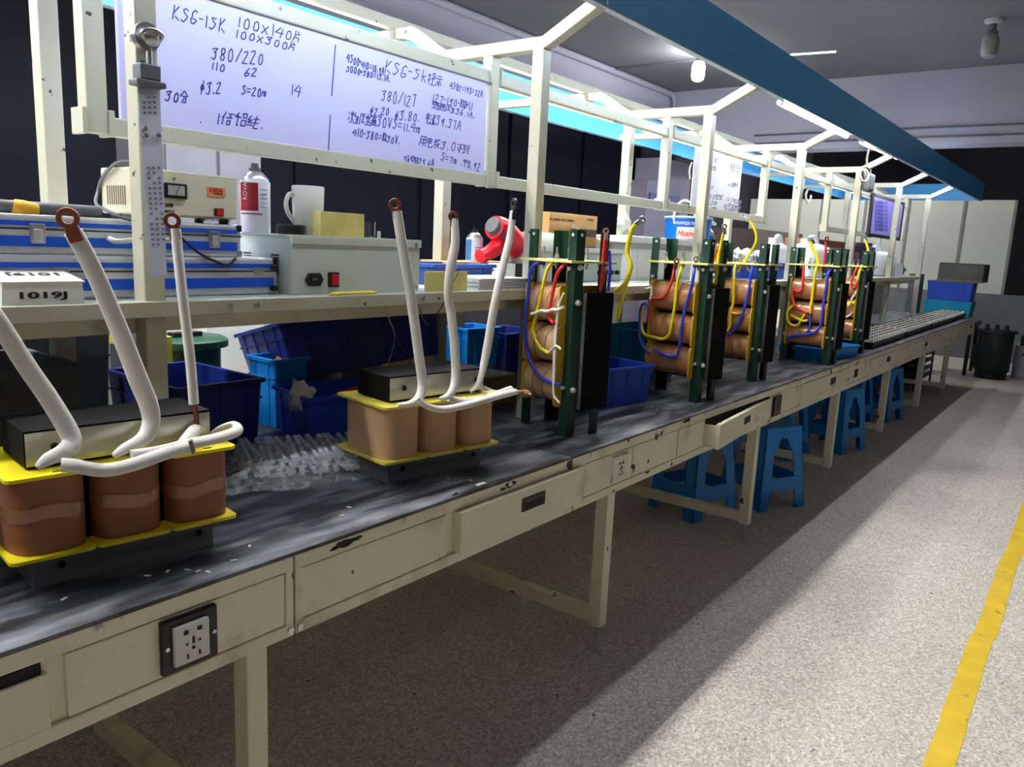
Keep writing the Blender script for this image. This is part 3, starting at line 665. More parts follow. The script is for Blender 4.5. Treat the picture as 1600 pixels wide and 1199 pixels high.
# ---------------------------------------------------------------- upright dry transformers with green legs
def upright_transformer(x, y, rz, w, dp, coil_m, label, wires, lugs=()):
    t = thing('dry_transformer', (x, y, 0.75), label, 'transformer', 'upright transformers with green angle legs', R(rz))
    F = 0.036; T = 0.004; H = 0.66
    for (s, q, ds, dq) in ((0, 0, 1, 1), (w, 0, -1, 1), (0, dp, 1, -1), (w, dp, -1, -1)):
        poly = [(s, q), (s+ds*F, q), (s+ds*F, q+dq*T), (s+ds*T, q+dq*T), (s+ds*T, q+dq*F), (s, q+dq*F)]
        lg = obj('angle_leg', MB().prism(poly, 0, H), M_GREEN, t)
        for zz in (0.645,):
            obj('bolt_hole', MB().cyl((s-ds*0.0006, q+dq*F*0.55, zz), (s+ds*0.001, q+dq*F*0.55, zz), 0.0055, n=12), M_WHITE, lg)
            obj('bolt_hole', MB().cyl((s+ds*F*0.55, q-dq*0.0006, zz), (s+ds*F*0.55, q+dq*0.001, zz), 0.0055, n=12), M_WHITE, lg)
        if q == 0:
            for zz in (0.545, 0.435, 0.155):
                obj('bolt', MB().cyl((s+ds*F*0.5, -0.004, zz), (s+ds*F*0.5, 0, zz), 0.010, n=14).cyl((s+ds*F*0.5, -0.011, zz), (s+ds*F*0.5, -0.003, zz), 0.0075, n=6), M_BOLT, lg)
            if s == 0:
                for zz in (0.54, 0.16): obj('bolt', MB().cyl((-0.009, 0.02, zz), (0, 0.02, zz), 0.007, n=6), M_BOLT, lg)
        elif s == 0:
            for zz in (0.50, 0.16): obj('bolt', MB().cyl((-0.009, q-0.018, zz), (0, q-0.018, zz), 0.007, n=6), M_BOLT, lg)
    z0, z1 = 0.088, 0.468
    for q0, q1 in ((-0.016, 0.034), (dp-0.034, dp+0.016)):
        yk = obj('core_yoke', MB().box(0.042, w+0.022, q0, q1, z0, z1), M_BLACKP, t, bevel=0.002)
        obj('lamination_edge', MB().box(0.0405, 0.043, q0+0.001, q1, z0+0.001, z1-0.001), M_LAM, yk)
    obj('core_limbs', MB().box(0.045, w, 0.02, dp-0.02, z0+0.005, z1-0.005), M_BLACKP, t)
    h = 0.131; cs = w/2+0.004; ca = w/2+0.030
    for i in range(3):
        zc = 0.095+h*(i+0.5)
        Mx = Matrix(((1, 0, 0, 0), (0, 0, 1, 0), (0, 1, 0, 0), (0, 0, 0, 1)))
        c = obj('coil', MB().prism(rrect(cs, zc, ca, h/2-0.003, 2.7), 0.036, dp-0.036, M=Mx), coil_m, t, smooth=True, sharp=50)
        for q in ((0.036+(dp-0.072)*0.36), (0.036+(dp-0.072)*0.70)):
            obj('coil_seam', MB().prism(rrect(cs, zc, ca+0.0012, h/2-0.0018, 2.7), q, q+0.004, M=Mx), mat('seam_brown', (150, 110, 72), 0.6), c, smooth=True, sharp=50)
        for q in (0.030, dp-0.036):
            f = obj('coil_flange', MB().prism(plate(cs-ca-0.006, cs+ca+0.006, zc-h/2+0.001, zc+h/2-0.001, 0.014), q, q+0.006, M=Mx), M_YELB, t)
    tb = obj('terminal_board', MB().box(-0.028, w+0.03, -0.012, dp+0.012, 0.558, 0.566), mat('terminal_board_yellow', (226, 220, 130), 0.4, var=0.06), t, bevel=0.001)
    for q in (0.22, 0.5, 0.78):
        for s in (0.0, w):
            xs = -0.014 if s == 0 else w+0.014
            if s == 0: xs = 0.022
            obj('terminal_stud', MB().cyl((xs, dp*q, 0.535), (xs, dp*q, 0.605), 0.004, n=8).cyl((xs, dp*q, 0.566), (xs, dp*q, 0.572), 0.011, n=14).cyl((xs, dp*q, 0.572), (xs, dp*q, 0.582), 0.008, n=6).cyl((xs, dp*q, 0.545), (xs, dp*q, 0.556), 0.009, n=6), M_STEEL, t)
    e1 = Vector((math.cos(R(rz)), math.sin(R(rz)), 0)); e2 = Vector((-e1.y, e1.x, 0)); B = Vector((x, y, 0))
    for nm, m, r, off, pts in wires:
        P = [at(p[0], p[1], P=B+e1*((p[2] if len(p) > 2 else off)), N=e1) for p in pts]
        obj(nm, MB().tube(P, r, n=8, sub=6), m, t, world=True, smooth=True, sharp=80)
    for (u, v, off, du, dv, Ro, m) in lugs:
        C = at(u, v, P=B+e1*off, N=e1); C2 = at(u-du, v-dv, P=B+e1*off, N=e1)
        ring_lug(t, C, C-C2, (-0.6, -0.75, 0.1), Ro, m, tail=Ro*2.0)
    return t
A, Bv = 'lead_wire', 'lead_wire'
o = -0.036
T1 = upright_transformer(2.074, 0.139, -15, 0.14, 0.232, M_COIL, 'upright transformer with plain kraft coils and black core beside the tan lying transformer', [
    (A, M_WBLUE, 0.0058, o, [(850, 412, 0.0), (838, 412, -0.03), (828, 425), (827, 445), (821, 500), (822, 540), (832, 572), (848, 592), (868, 600), (876, 601, -0.04)]),
    (A, M_WYEL, 0.0058, o, [(866, 412, 0.0), (858, 416, -0.03), (852, 432), (845, 465), (838, 492), (833, 515), (838, 528)]),
    (A, M_WYEL, 0.0062, o, [(833, 519), (838, 532), (846, 545), (858, 552)]),
    (A, M_WRED, 0.0058, o, [(888, 412, 0.02), (880, 416, -0.02), (870, 430), (863, 462), (858, 488), (860, 500), (866, 505, -0.05)]),
    ('cotton_cord', M_WWHITE, 0.0036, o-0.006, [(881, 458), (874, 475), (872, 490), (868, 510), (866, 540), (865, 580), (865, 615), (870, 625), (874, 630)]),
    ('cotton_cord', M_WWHITE, 0.0036, o-0.006, [(872, 490), (869, 520), (867, 560), (866, 600)]),
    ('twisted_tie', M_WWHITE, 0.0055, o-0.010, [(830, 491), (838, 489), (846, 486), (856, 487), (864, 484), (872, 485), (880, 480)]),
    ('cotton_cord', M_WWHITE, 0.004, o-0.01, [(858, 551), (864, 545), (870, 541), (876, 546)]),
    (A, M_WRED, 0.006, 0.125, [(940, 452), (944, 420), (946, 395), (947, 378)]), (A, M_WRED, 0.006, 0.11, [(938, 455), (941, 420), (944, 390), (946, 372)]),
    (A, M_WBLUE, 0.0055, 0.13, [(950, 455), (953, 425), (952, 392)]),
    (A, M_WYEL, 0.0075, 0.20, [(962, 455), (975, 445), (982, 430), (986, 415), (980, 395), (983, 375), (988, 358), (994, 350)]),
    (A, M_WYEL, 0.0060, 0.205, [(985, 425), (977, 450), (970, 475), (965, 498)]),
], [(947, 361, 0.11, 0, -12, 0.010, mat('pinkish_lug', (206, 160, 150), 0.4, metal=0.5)), (1004, 343, 0.20, 10, -7, 0.012, M_STEEL)])
T2 = upright_transformer(2.968, 0.088, -7, 0.14, 0.275, M_COILT, 'upright transformer with taped brown coils behind the small blue bin', [
    (A, M_WRED, 0.0058, o, [(1055, 410, -0.02), (1052, 430), (1046, 450), (1036, 465), (1018, 467), (1015, 480), (1013, 495), (1016, 502)]),
    (A, M_WYEL, 0.0065, o, [(1066, 412, 0.0), (1063, 425), (1058, 445), (1055, 475), (1050, 505), (1046, 522), (1036, 530), (1022, 527), (1008, 523), (1003, 512), (1004, 490), (1012, 475)]),
    (A, M_WBLUE, 0.0065, o, [(1085, 412, 0.0), (1084, 428), (1080, 450), (1070, 485), (1064, 520), (1060, 552), (1050, 557), (1035, 553), (1022, 545)]),
    (A, M_WBLUE, 0.0055, o-0.01, [(1015, 482), (1008, 474), (1001, 482), (999, 505), (1001, 530), (1008, 545), (1016, 552)]),
    ('cotton_cord', M_WWHITE, 0.005, o-0.008, [(1019, 447), (1018, 460), (1016, 468)]), ('cotton_cord', M_WWHITE, 0.004, o-0.008, [(1008, 453), (1012, 451), (1018, 449)]),
    (A, M_WYEL, 0.0060, 0.12, [(1122, 430), (1122, 400), (1127, 380), (1131, 364)]), (A, M_WYEL, 0.0060, 0.10, [(1118, 445), (1122, 410), (1126, 385), (1130, 366)]),
    (A, M_WRED, 0.0050, 0.10, [(1113, 412), (1117, 400), (1120, 390)]),
], [(1057, 408, o, 2, -10, 0.012, M_COPPER), (1087, 405, -0.01, 0, -8, 0.011, M_STEEL), (1132, 354, 0.12, 0, -8, 0.011, M_STEEL), (1121, 384, 0.10, 2, -8, 0.011, MATS['pinkish_lug'])])
T3 = upright_transformer(3.695, 0.12, -5, 0.14, 0.275, M_COILT, 'upright transformer with brown coils, middle one of the five in the row', [
    (A, M_WYEL, 0.007, o, [(1152, 411, 0.0), (1148, 420), (1147, 445), (1146, 470), (1142, 490), (1141, 508), (1137, 518)]),
    (A, M_WRED, 0.0055, o, [(1140, 483), (1150, 487), (1158, 488)]), (A, M_WYEL, 0.0055, o, [(1142, 488), (1152, 490), (1160, 488)]),
    (A, M_WBLUE, 0.007, o, [(1180, 412, 0.0), (1174, 425), (1170, 455), (1162, 485), (1152, 510), (1145, 518), (1136, 524)]),
    (A, M_WYEL, 0.0070, 0.02, [(1154, 425), (1162, 410), (1172, 395), (1180, 382), (1182, 370), (1179, 358), (1171, 345)]), (A, M_WYEL, 0.0055, 0.02, [(1171, 424), (1164, 410), (1170, 398), (1178, 386)]),
], [(1161, 337, 0.02, -9, -8, 0.014, M_STEEL)])
T4 = upright_transformer(4.628, 0.032, -3, 0.14, 0.285, M_COILT, 'upright transformer with looped yellow and violet-blue wires in front of the blue tray', [
    (A, M_WRED, 0.0075, o, [(1256, 415, -0.02), (1255, 435), (1253, 452), (1247, 456), (1240, 453), (1238, 462), (1243, 478), (1254, 486), (1263, 489)]),
    (A, M_WYEL, 0.008, o, [(1278, 413, 0.0), (1274, 425), (1271, 450), (1267, 480), (1266, 490)]),
    (A, M_WYEL, 0.0075, o, [(1240, 477), (1231, 487), (1231, 500), (1237, 508), (1246, 508), (1252, 500), (1258, 490)]), (A, M_WYEL, 0.0075, o, [(1236, 493), (1246, 498), (1256, 502), (1262, 500)]),
    (A, M_WBLUE, 0.0085, o, [(1300, 420, 0.0), (1294, 428), (1291, 450), (1286, 480), (1283, 505), (1276, 517), (1262, 523), (1240, 525), (1230, 529)]),
    (A, M_WBLUE, 0.006, o, [(1265, 492), (1266, 505), (1264, 515), (1260, 522)]),
    (A, M_WYEL, 0.009, 0.0, [(1282, 428), (1279, 415), (1276, 400), (1270, 390), (1266, 378)]), (A, mat('pink_red_wire', (224, 50, 80), 0.4), 0.007, 0.10, [(1286, 425), (1288, 405), (1290, 390), (1291, 378)]),
], [(1292, 373, 0.10, 0, -8, 0.013, M_COPPER), (1265, 374, 0.0, -3, -8, 0.012, M_STEEL)])
T5 = upright_transformer(5.36, 0.06, -5, 0.14, 0.275, M_COILT, 'upright transformer furthest down the row, beside the black module trays', [
    (A, M_WYEL, 0.008, o, [(1347, 415, 0.0), (1343, 425), (1340, 438)]), (A, M_WRED, 0.0075, o, [(1340, 416, -0.02), (1334, 430), (1330, 445), (1335, 450), (1341, 440)]),
    (A, M_WYEL, 0.008, 0.02, [(1358, 396), (1355, 384), (1352, 374)]), ('cotton_cord', M_WWHITE, 0.007, o, [(1330, 468), (1336, 460), (1338, 455)]), (A, M_WYEL, 0.0075, o, [(1326, 478), (1331, 472), (1334, 474)]),
    ('cotton_cord', M_WWHITE, 0.007, o, [(1322, 496), (1329, 492), (1331, 488)])], [(1351, 369, 0.02, -3, -8, 0.012, M_STEEL)])
# ---------------------------------------------------------------- bins, stools, trays
def bin_(label, x, y, z, rz, L, Wd, H, m, taper=0.93, group=None, ribs=3, name='plastic_bin', cat='bin', t=0.005, rim=0.008):
    """open stacking bin, origin at the middle of its base"""
    o = thing(name, (x, y, z), label, cat, group, R(rz))
    a, c = L/2, Wd/2
    def ring(k, zz, ins=0): return [Vector((sx*(a*k-ins), sy*(c*k-ins), zz)) for sx, sy in ((-1, -1), (1, -1), (1, 1), (-1, 1))]
    b = MB().loft([ring(taper, 0), ring(1, H), ring(1, H, t), ring(taper, t, t)], cap=False)
    n = len(b.v); b.f.append([3, 2, 1, 0]); b.f.append([12, 13, 14, 15]); b.mi += [0, 0]
    obj('bin_body', b, m, o, bevel=0.002)
    b = MB().loft([[Vector((sx*(a+e), sy*(c+e), zz)) for sx, sy in ((-1, -1), (1, -1), (1, 1), (-1, 1))] for e, zz in ((0, H), (rim, H), (rim, H-0.012), (0, H-0.012))], closed=True)
    obj('bin_rim', b, m, o, bevel=0.0015)
    if ribs:
        zz = H*0.74; k = taper+(1-taper)*0.74
        b = MB().loft([[Vector((sx*(a*k+e), sy*(c*k+e), q)) for sx, sy in ((-1, -1), (1, -1), (1, 1), (-1, 1))] for e, q in ((0, zz), (0.004, zz), (0.004, zz-0.005), (0, zz-0.005))], closed=True)
        for i in range(ribs):
            f = (i+0.5)/ribs*2-1
            for s in (-1, 1):
                b.bar((f*a*taper*0.97, s*(c*taper), 0.004), (f*a*0.97, s*c, H-0.012), 0.004, 0.006, up=(0, s, 0))
                b.bar((s*(a*taper), f*c*taper*0.97, 0.004), (s*a, f*c*0.97, H-0.012), 0.004, 0.006, up=(s, 0, 0))
        obj('bin_ribs', b, m, o)
    return o
bin_('large navy blue bin behind the near lying transformer', 1.185, 0.86, 0.75, 0, 0.25, 0.37, 0.205, M_BIND)
bin_('blue bin with a rag and red handles behind the bag of rods', 1.600, 0.670, 0.75, -12, 0.34, 0.235, 0.145, M_BIN)
def tilted_bin():
    o = bin_('large navy bin tipped up under the shelf behind the tan transformer', 1.86, 0.94, 0.885, -8, 0.62, 0.34, 0.19, M_BIND, ribs=4)
    o.rotation_euler = (R(-13), R(-5), R(-10))
tilted_bin()
bin_('dark grey crate at the left edge of the photo under the shelf', 0.60, 0.76, 0.75, 0, 0.40, 0.32, 0.30, M_GREYPL, ribs=2, name='plastic_crate', cat='crate')
bin_('tall dark grey crate standing behind another grey crate at the left edge', 0.83, 1.14, 0.742, 0, 0.42, 0.32, 0.36, M_GREYPL, ribs=2, name='plastic_crate', cat='crate')
bin_('small bright blue bin beside the wooden handle under the shelf', 1.53, 0.90, 0.75, 0, 0.12, 0.14, 0.22, M_BINC, ribs=2)
bin_('blue bin beside the black core of the plain kraft transformer', 2.66, 0.375, 0.75, -10, 0.40, 0.22, 0.155, M_BIN, ribs=4)
bin_('teal bin under the shelf between the first two upright transformers', 3.33, 0.57, 0.75, 0, 0.36, 0.24, 0.25, mat('teal_plastic', (10, 110, 160), 0.4, var=0.1), ribs=3)
bin_('sky blue bin under the shelf left of the first upright transformer', 2.58, 0.98, 0.83, -6, 0.19, 0.16, 0.17, M_BINC, ribs=2)
bin_('navy bin beneath the shelf beside the sky blue bin', 2.83, 0.98, 0.75, -4, 0.26, 0.24, 0.22, M_BIND, ribs=2)
bin_('bright blue tray on the bench under the looped-wire transformer', 5.02, 0.20, 0.75, -12, 0.52, 0.26, 0.075, M_BINC, ribs=0, name='plastic_tray', cat='tray')
tag(obj('brush', MB().tube([at(1326, 543, y=0.12), at(1336, 535, y=0.10), at(1341, 531, y=0.09)], 0.012, n=8, radii=[0.007, 0.009, 0.016]), M_WHITE, smooth=True), 'white brush handle sticking out of the bright blue tray', 'brush')
# rag, red pliers in the blue bin
def crumple(name, c, s, m, label, cat, seed, thin=False):
    r = random.Random(seed); bm = bmesh.new(); bmesh.ops.create_icosphere(bm, subdivisions=3, radius=1)
    ph = [r.uniform(0, 6) for _ in range(6)]
    b = MB(); 
    for v in bm.verts:
        p = v.co; k = 1+0.22*math.sin(5*p.x+ph[0])*math.sin(6*p.y+ph[1])+0.18*math.sin(9*p.z+ph[2]+4*p.x)+0.10*math.sin(15*p.y+ph[3]+7*p.z)
        b.v.append(Vector((c[0]+s[0]*p.x*k, c[1]+s[1]*p.y*k, max(c[2]-s[2]*0.8, c[2]+s[2]*p.z*k))))
    for f in bm.faces: b.f.append([v.index for v in f.verts]); b.mi.append(0)
    bm.free()
    return tag(obj(name, b, m, smooth=True, sharp=75), label, cat)
q = at(471, 603, y=0.66)
crumple('rag', (q.x, q.y, 0.885), (0.035, 0.03, 0.05), mat('grubby_cotton', (236, 232, 220), 0.8, var=0.12, scale=30), 'crumpled off-white rag in the blue bin behind the bag', 'rag', 3)
tag(obj('pliers', MB().tube(PY([(520, 622, 0.63), (545, 610, 0.64), (575, 606, 0.66)]), 0.008, n=8), M_RED, smooth=True), 'red handled tool lying in the blue bin beside the rag', 'tool')
tag(obj('wooden_handle', MB().tube(PY([(429, 562, 0.9), (445, 572, 0.88), (450, 575, 0.875)]), 0.016, n=10), mat('turned_wood', (176, 124, 76), 0.5, var=0.15), smooth=True), 'turned wooden tool handle beside the small bright blue bin', 'handle')

def stool():
    t = thing('plastic_stool', (0, 0, 0), 'x', 'stool', 'blue plastic stools under the bench')
    a, c, H = 0.125, 0.165, 0.455
    obj('seat', MB().prism(plate(-a-0.008, a+0.008, -a-0.008, a+0.008, 0.03), H-0.022, H), M_STOOL, t, bevel=0.006)
    def P(s, q, z): k = a+(c-a)*(H-z)/H; return Vector((s*k, q*k, z))
    for s in (-1, 1):
        for q in (-1, 1):
            b = MB(); wd = 0.072
            for (dx, dy) in ((-s, 0), (0, -q)):
                nx, ny = (0, -q) if dx else (-s, 0)
                rings = []
                for z in (0.0, 0.12, 0.30, H-0.07, H-0.02):
                    p = P(s, q, z); ww = wd*(1.25 if z > 0.3 else 0.95)+(0.02 if z > H-0.08 else 0)
                    rings.append([p, p+Vector((dx*ww, dy*ww, 0)), p+Vector((dx*ww+nx*0.006, dy*ww+ny*0.006, 0)), p+Vector((nx*0.006, ny*0.006, 0))])
                b.loft(rings)
            obj('leg', b, M_STOOL, t)
    for s, ax in ((-1, 0), (1, 0), (-1, 1), (1, 1)):
        for z0, z1, nm in ((H-0.065, H-0.02, 'seat_apron'), (0.105, 0.175, 'stretcher')):
            pts = []
            for z in (z0, z1):
                k = a+(c-a)*(H-z)/H
                ko = k+0.0025; kk = k*0.985
                pts.append([Vector((s*ko, -kk, z)), Vector((s*ko, kk, z)), Vector((s*(k-0.007), kk, z)), Vector((s*(k-0.007), -kk, z))])
            b = MB().loft(pts)
            if ax: b.v = [Vector((p.y, p.x, p.z)) for p in b.v]
            obj(nm, b, M_STOOL, t)
    return t
st0 = stool()
SP = [(4.235, 0.205, -27, 'blue plastic stool in front, just right of the third bench leg'), (3.80, 0.42, -20, 'blue plastic stool in the shade left of the third bench leg'),
      (5.85, 0.26, -15, 'blue plastic stool just right of the fourth bench leg'), (5.35, 0.50, -8, 'blue plastic stool tucked behind the fourth bench leg'),
      (7.28, 0.28, -12, 'blue plastic stool just right of the fifth bench leg'), (6.85, 0.42, -5, 'blue plastic stool tucked behind the fifth bench leg')]
for i, (x, y, a, lab) in enumerate(SP):
    s = st0 if i == 0 else dup(st0, (x, y, 0), R(a))
    s.location = (x, y, 0); s.rotation_euler = (0, 0, R(a)); s['label'] = lab

# black trays full of small modules
def tray(k, x, y, rz):
    t = thing('module_tray', (x, y, 0.75), ['black tray of small modules, the one nearest the camera', 'second black tray of small modules along the bench', 'third black tray of small modules along the bench', 'furthest black tray of small modules at the bench end'][k], 'tray', 'black module trays', R(rz))
    b = MB(); a, c = 0.56, 0.14
    def ring(e, zz): return [Vector((sx*(a-e), sy*(c-e), zz)) for sx, sy in ((-1, -1), (1, -1), (1, 1), (-1, 1))]
    b.loft([ring(0.012, 0), ring(0, 0.045), ring(0.006, 0.045), ring(0.012, 0.025)], cap=False); b.f.append([3, 2, 1, 0]); b.f.append([12, 13, 14, 15]); b.mi += [0, 0]
    obj('tray_body', b, M_BLACK, t)
    return t
mods = None
TR = [(6.33, 0.195), (7.50, 0.205), (8.67, 0.215), (9.80, 0.225)]
M_MODW = mat('module_white', (242, 240, 234), 0.4); M_MODD = mat('module_dark', (48, 50, 56), 0.4); M_MODY = mat('module_yellow', (226, 212, 70), 0.4); M_MODL = mat('module_lilac', (150, 146, 190), 0.4)
def module_mesh(kind):
    b = MB().box(-0.037, 0.037, -0.0245, 0.0245, 0, 0.022, m=0).box(-0.032, -0.010, -0.018, 0.016, 0.022, 0.046, m=0).box(-0.004, 0.010, -0.018, 0.018, 0.022, 0.034, m=1).box(0.013, 0.032, -0.012, 0.020, 0.022, 0.042, m=2)
    b.cyl((-0.021, -0.002, 0.046), (-0.021, -0.002, 0.053), 0.007, n=8, m=1)
    o = obj('circuit_module', b, [M_MODW, M_MODD, kind]); return o
protos = [module_mesh(M_MODY), module_mesh(M_MODL)]
LABM = 'small white and yellow circuit module standing in a black tray'
for o, lb in zip(protos, (LABM, 'small white and lilac circuit module standing in a black tray')): tag(o, lb, 'circuit module', 'circuit modules in the black trays')
cnt = [0, 0]
for k, (x, y) in enumerate(TR):
    tray(k, x, y, 0.5)
    for i in range(14):
        for j in range(5):
            n = 0 if j in (0, 3) else 1
            base = protos[n]
            s = base if cnt[n] == 0 else base.copy()
            if cnt[n]: COL.objects.link(s)
            cnt[n] += 1
            dx = -0.512+i*0.0788+rnd.uniform(-0.0015, 0.0015); dy = -0.102+j*0.051+rnd.uniform(-0.0008, 0.0008)
            s.location = (x+dx-dy*0.0087, y+dy+dx*0.0087, 0.776); s.rotation_euler = (0, 0, R(0.5))

# bag of rods
M_BAG = bpy.data.materials.new('clear_plastic_bag'); M_BAG.use_nodes = True
nt = M_BAG.node_tree; pb = nt.nodes['Principled BSDF']; pb.inputs['Base Color'].default_value = (0.97, 0.98, 1.0, 1); pb.inputs['Roughness'].default_value = 0.12
tr = nt.nodes.new('ShaderNodeBsdfTransparent'); mx = nt.nodes.new('ShaderNodeMixShader')
ns = nt.nodes.new('ShaderNodeTexNoise'); ns.inputs['Scale'].default_value = 38; ns.inputs['Detail'].default_value = 5
cr = nt.nodes.new('ShaderNodeValToRGB'); cr.color_ramp.elements[0].position = 0.38; cr.color_ramp.elements[0].color = (0.05, 0.05, 0.05, 1); cr.color_ramp.elements[1].position = 0.70; cr.color_ramp.elements[1].color = (0.5, 0.5, 0.5, 1)
tc = nt.nodes.new('ShaderNodeTexCoord'); nt.links.new(tc.outputs['Object'], ns.inputs['Vector']); nt.links.new(ns.outputs['Fac'], cr.inputs['Fac'])
bp = nt.nodes.new('ShaderNodeBump'); bp.inputs['Strength'].default_value = 0.6; bp.inputs['Distance'].default_value = 0.006; nt.links.new(ns.outputs['Fac'], bp.inputs['Height']); nt.links.new(bp.outputs['Normal'], pb.inputs['Normal'])
nt.links.new(cr.outputs['Color'], mx.inputs[0]); nt.links.new(tr.outputs[0], mx.inputs[1]); nt.links.new(pb.outputs[0], mx.inputs[2]); nt.links.new(mx.outputs[0], nt.nodes['Material Output'].inputs[0])
def bag():
    c0 = Vector((1.275, 0.462, 0.75)); nx, ny = 44, 32; b = MB()
    A0 = R(-28); ex = Vector((math.cos(A0), math.sin(A0), 0)); ey = Vector((-ex.y, ex.x, 0))
    for j in range(ny+1):
        for i in range(nx+1):
            u = i/nx*2-1; v = j/ny*2-1
            e = max(0.0, 1-abs(u)**3.2)*max(0.0, 1-abs(v)**3.2)
            edge = 1+0.05*math.sin(7*u+3*v)+0.04*math.sin(11*v-5*u)
            z = 0.003+0.050*e**0.45+e*(0.003*math.sin(13*u+4*math.sin(3*v))+0.003*math.sin(17*v+6*u)+0.002*math.sin(31*u-9*v))
            p = c0+ex*(u*0.225*edge)+ey*(v*0.185*edge*(1-0.16*u)); p.z += max(0.002, z)
            b.v.append(p)
    W_ = nx+1
    for j in range(ny):
        for i in range(nx): b.f.append([j*W_+i, j*W_+i+1, (j+1)*W_+i+1, (j+1)*W_+i]); b.mi.append(0)
    # underside
    n0 = len(b.v)
    rim = [i for i in range(W_)]+[j*W_+nx for j in range(1, ny+1)]+[ny*W_+i for i in range(nx-1, -1, -1)]+[j*W_ for j in range(ny-1, 0, -1)]
    for k in rim: b.v.append(Vector((b.v[k].x, b.v[k].y, 0.7505)))
    for k in range(len(rim)):
        l = (k+1) % len(rim); b.f.append([rim[k], rim[l], n0+l, n0+k]); b.mi.append(0)
    b.f.append([n0+k for k in range(len(rim))]); b.mi.append(0)
    tag(obj('plastic_bag', b, M_BAG, smooth=True, sharp=80), 'crinkled clear plastic bag of silver rods lying on the black mat', 'bag')
    g = 'silver rods in the plastic bag'; lb = 'slim silver metal rod inside the clear plastic bag'
    base = None
    for lay in range(3):
        for k in range(15):
            if base is None:
                base = obj('metal_rod', MB().cyl((-0.115, 0, 0), (0.115, 0, 0), 0.0072, n=12), mat('silver_rod', (240, 243, 252), 0.25), smooth=True); s = base; tag(s, lb, 'rod', g)
            else: s = base.copy(); COL.objects.link(s)
            off = -0.150+k*0.0205+lay*0.007
            p = c0+ex*(off)+ey*(0.004*math.sin(k*2.3)+0.01*lay)
            s.location = (p.x, p.y, 0.7605+lay*0.0135); s.rotation_euler = (0, 0, A0+R(90)+R(4*math.sin(k*1.7)))
bag()
# ---------------------------------------------------------------- things on the shelf
ZS = 1.2102
def case(x0, x1, y0, y1, z0, z1, label, latches, hinge):
    t = thing('equipment_case', ((x0+x1)/2, (y0+y1)/2, z0), label, 'case', 'aluminium and blue cases stacked on the shelf')
    h = z1-z0
    obj('case_shell', MB().box(x0, x1, y0, y1, z0, z1), M_ALU, t, world=True, bevel=0.006)
    zs = z0+h*0.62
    obj('lid_seam', MB().box(x0-0.0008, x1+0.0008, y0-0.0008, y1+0.0008, zs, zs+0.003), M_DARK, t, world=True)
    for za, zb in ((0.20, 0.46), (0.72, 0.84)):
        obj('blue_panel', MB().box(x0+0.01, x1-0.012, y0-0.0015, y0+0.002, z0+h*za, z0+h*zb), M_BINC if False else mat('case_blue', (24, 88, 214), 0.4), t, world=True)
        obj('blue_panel', MB().box(x1-0.002, x1+0.0015, y0+0.012, y1-0.01, z0+h*za, z0+h*zb), MATS['case_blue'], t, world=True)
    for xx in (x0, x1-0.012):
        obj('corner_cap', MB().box(xx-0.001, xx+0.013, y0-0.002, y0+0.014, z0+0.001, z0+0.016), M_STEEL, t, world=True, bevel=0.002)
        obj('corner_cap', MB().box(xx-0.001, xx+0.013, y0-0.002, y0+0.014, z1-0.016, z1-0.001), M_BLACK, t, world=True, bevel=0.002)
    for lx in latches:
        l = obj('latch', MB().box(lx-0.014, lx+0.014, y0-0.006, y0, zs-0.026, zs+0.012), M_STEEL, t, world=True, bevel=0.002)
        obj('latch_lever', MB().box(lx-0.008, lx+0.008, y0-0.011, y0-0.005, zs-0.022, zs+0.002), M_ALU, l, world=True, bevel=0.002)
    for lx in hinge:
        obj('hinge', MB().box(lx-0.014, lx+0.014, y0-0.003, y0, zs-0.008, zs+0.010), M_STEEL, t, world=True, bevel=0.001)
    return t
c1 = case(0.40, 1.205, 0.455, 0.80, ZS, 1.298, 'longer blue and silver case lying directly on the shelf', [], [0.70, 1.15])
for q in (1.225, 1.275): obj('foot', MB().cyl((1.19, 0.440, q), (1.19, 0.455, q), 0.007, n=12), M_BLACK, c1, world=True, smooth=True)
c2 = case(0.42, 1.118, 0.475, 0.80, 1.298, 1.374, 'blue and silver case lying on top of the longer case', [0.667, 1.045], [])
obj('case_handle', MB().tube([(0.80, 0.472, 1.335), (0.81, 0.452, 1.328), (0.86, 0.446, 1.333), (0.93, 0.446, 1.333), (0.94, 0.472, 1.335)], 0.006, n=8), M_ALU, c2, world=True, smooth=True)
obj('strap_end', MB().box(0.548, 0.572, 0.470, 0.475, 1.302, 1.36), M_BLACK, c2, world=True)
# regulator
t = thing('voltage_regulator', (0.985, 0.55, 1.374), 'cream voltage regulator with a small dial and red switch on the top case', 'regulator')
obj('cabinet', MB().box(0.862, 1.112, 0.48, 0.62, 1.386, 1.484), M_BEIGE, t, world=True, bevel=0.004)
obj('front_face', MB().box(0.868, 1.106, 0.4775, 0.4805, 1.390, 1.476), mat('cream_face', (222, 218, 194), 0.45, var=0.04), t, world=True)
for xx in (0.885, 1.085):
    for yy in (0.495, 0.60): obj('rubber_foot', MB().cyl((xx, yy, 1.374), (xx, yy, 1.387), 0.011, n=12), M_BLACK, t, world=True, smooth=True)
for i in range(9):
    p = at(168+3.4*i, 298, x=0.862)
    obj('vent_slot', MB().box(0.8612, 0.8630, p.y-0.0022, p.y+0.0022, 1.405, 1.445), mat('vent_brown', (110, 92, 70), 0.7), t, world=True)
p = at(274, 299, y=0.476)
g = obj('dial_meter', MB().box(p.x-0.026, p.x+0.026, 0.471, 0.479, p.z-0.016, p.z+0.017), M_BLACK, t, world=True, bevel=0.002)
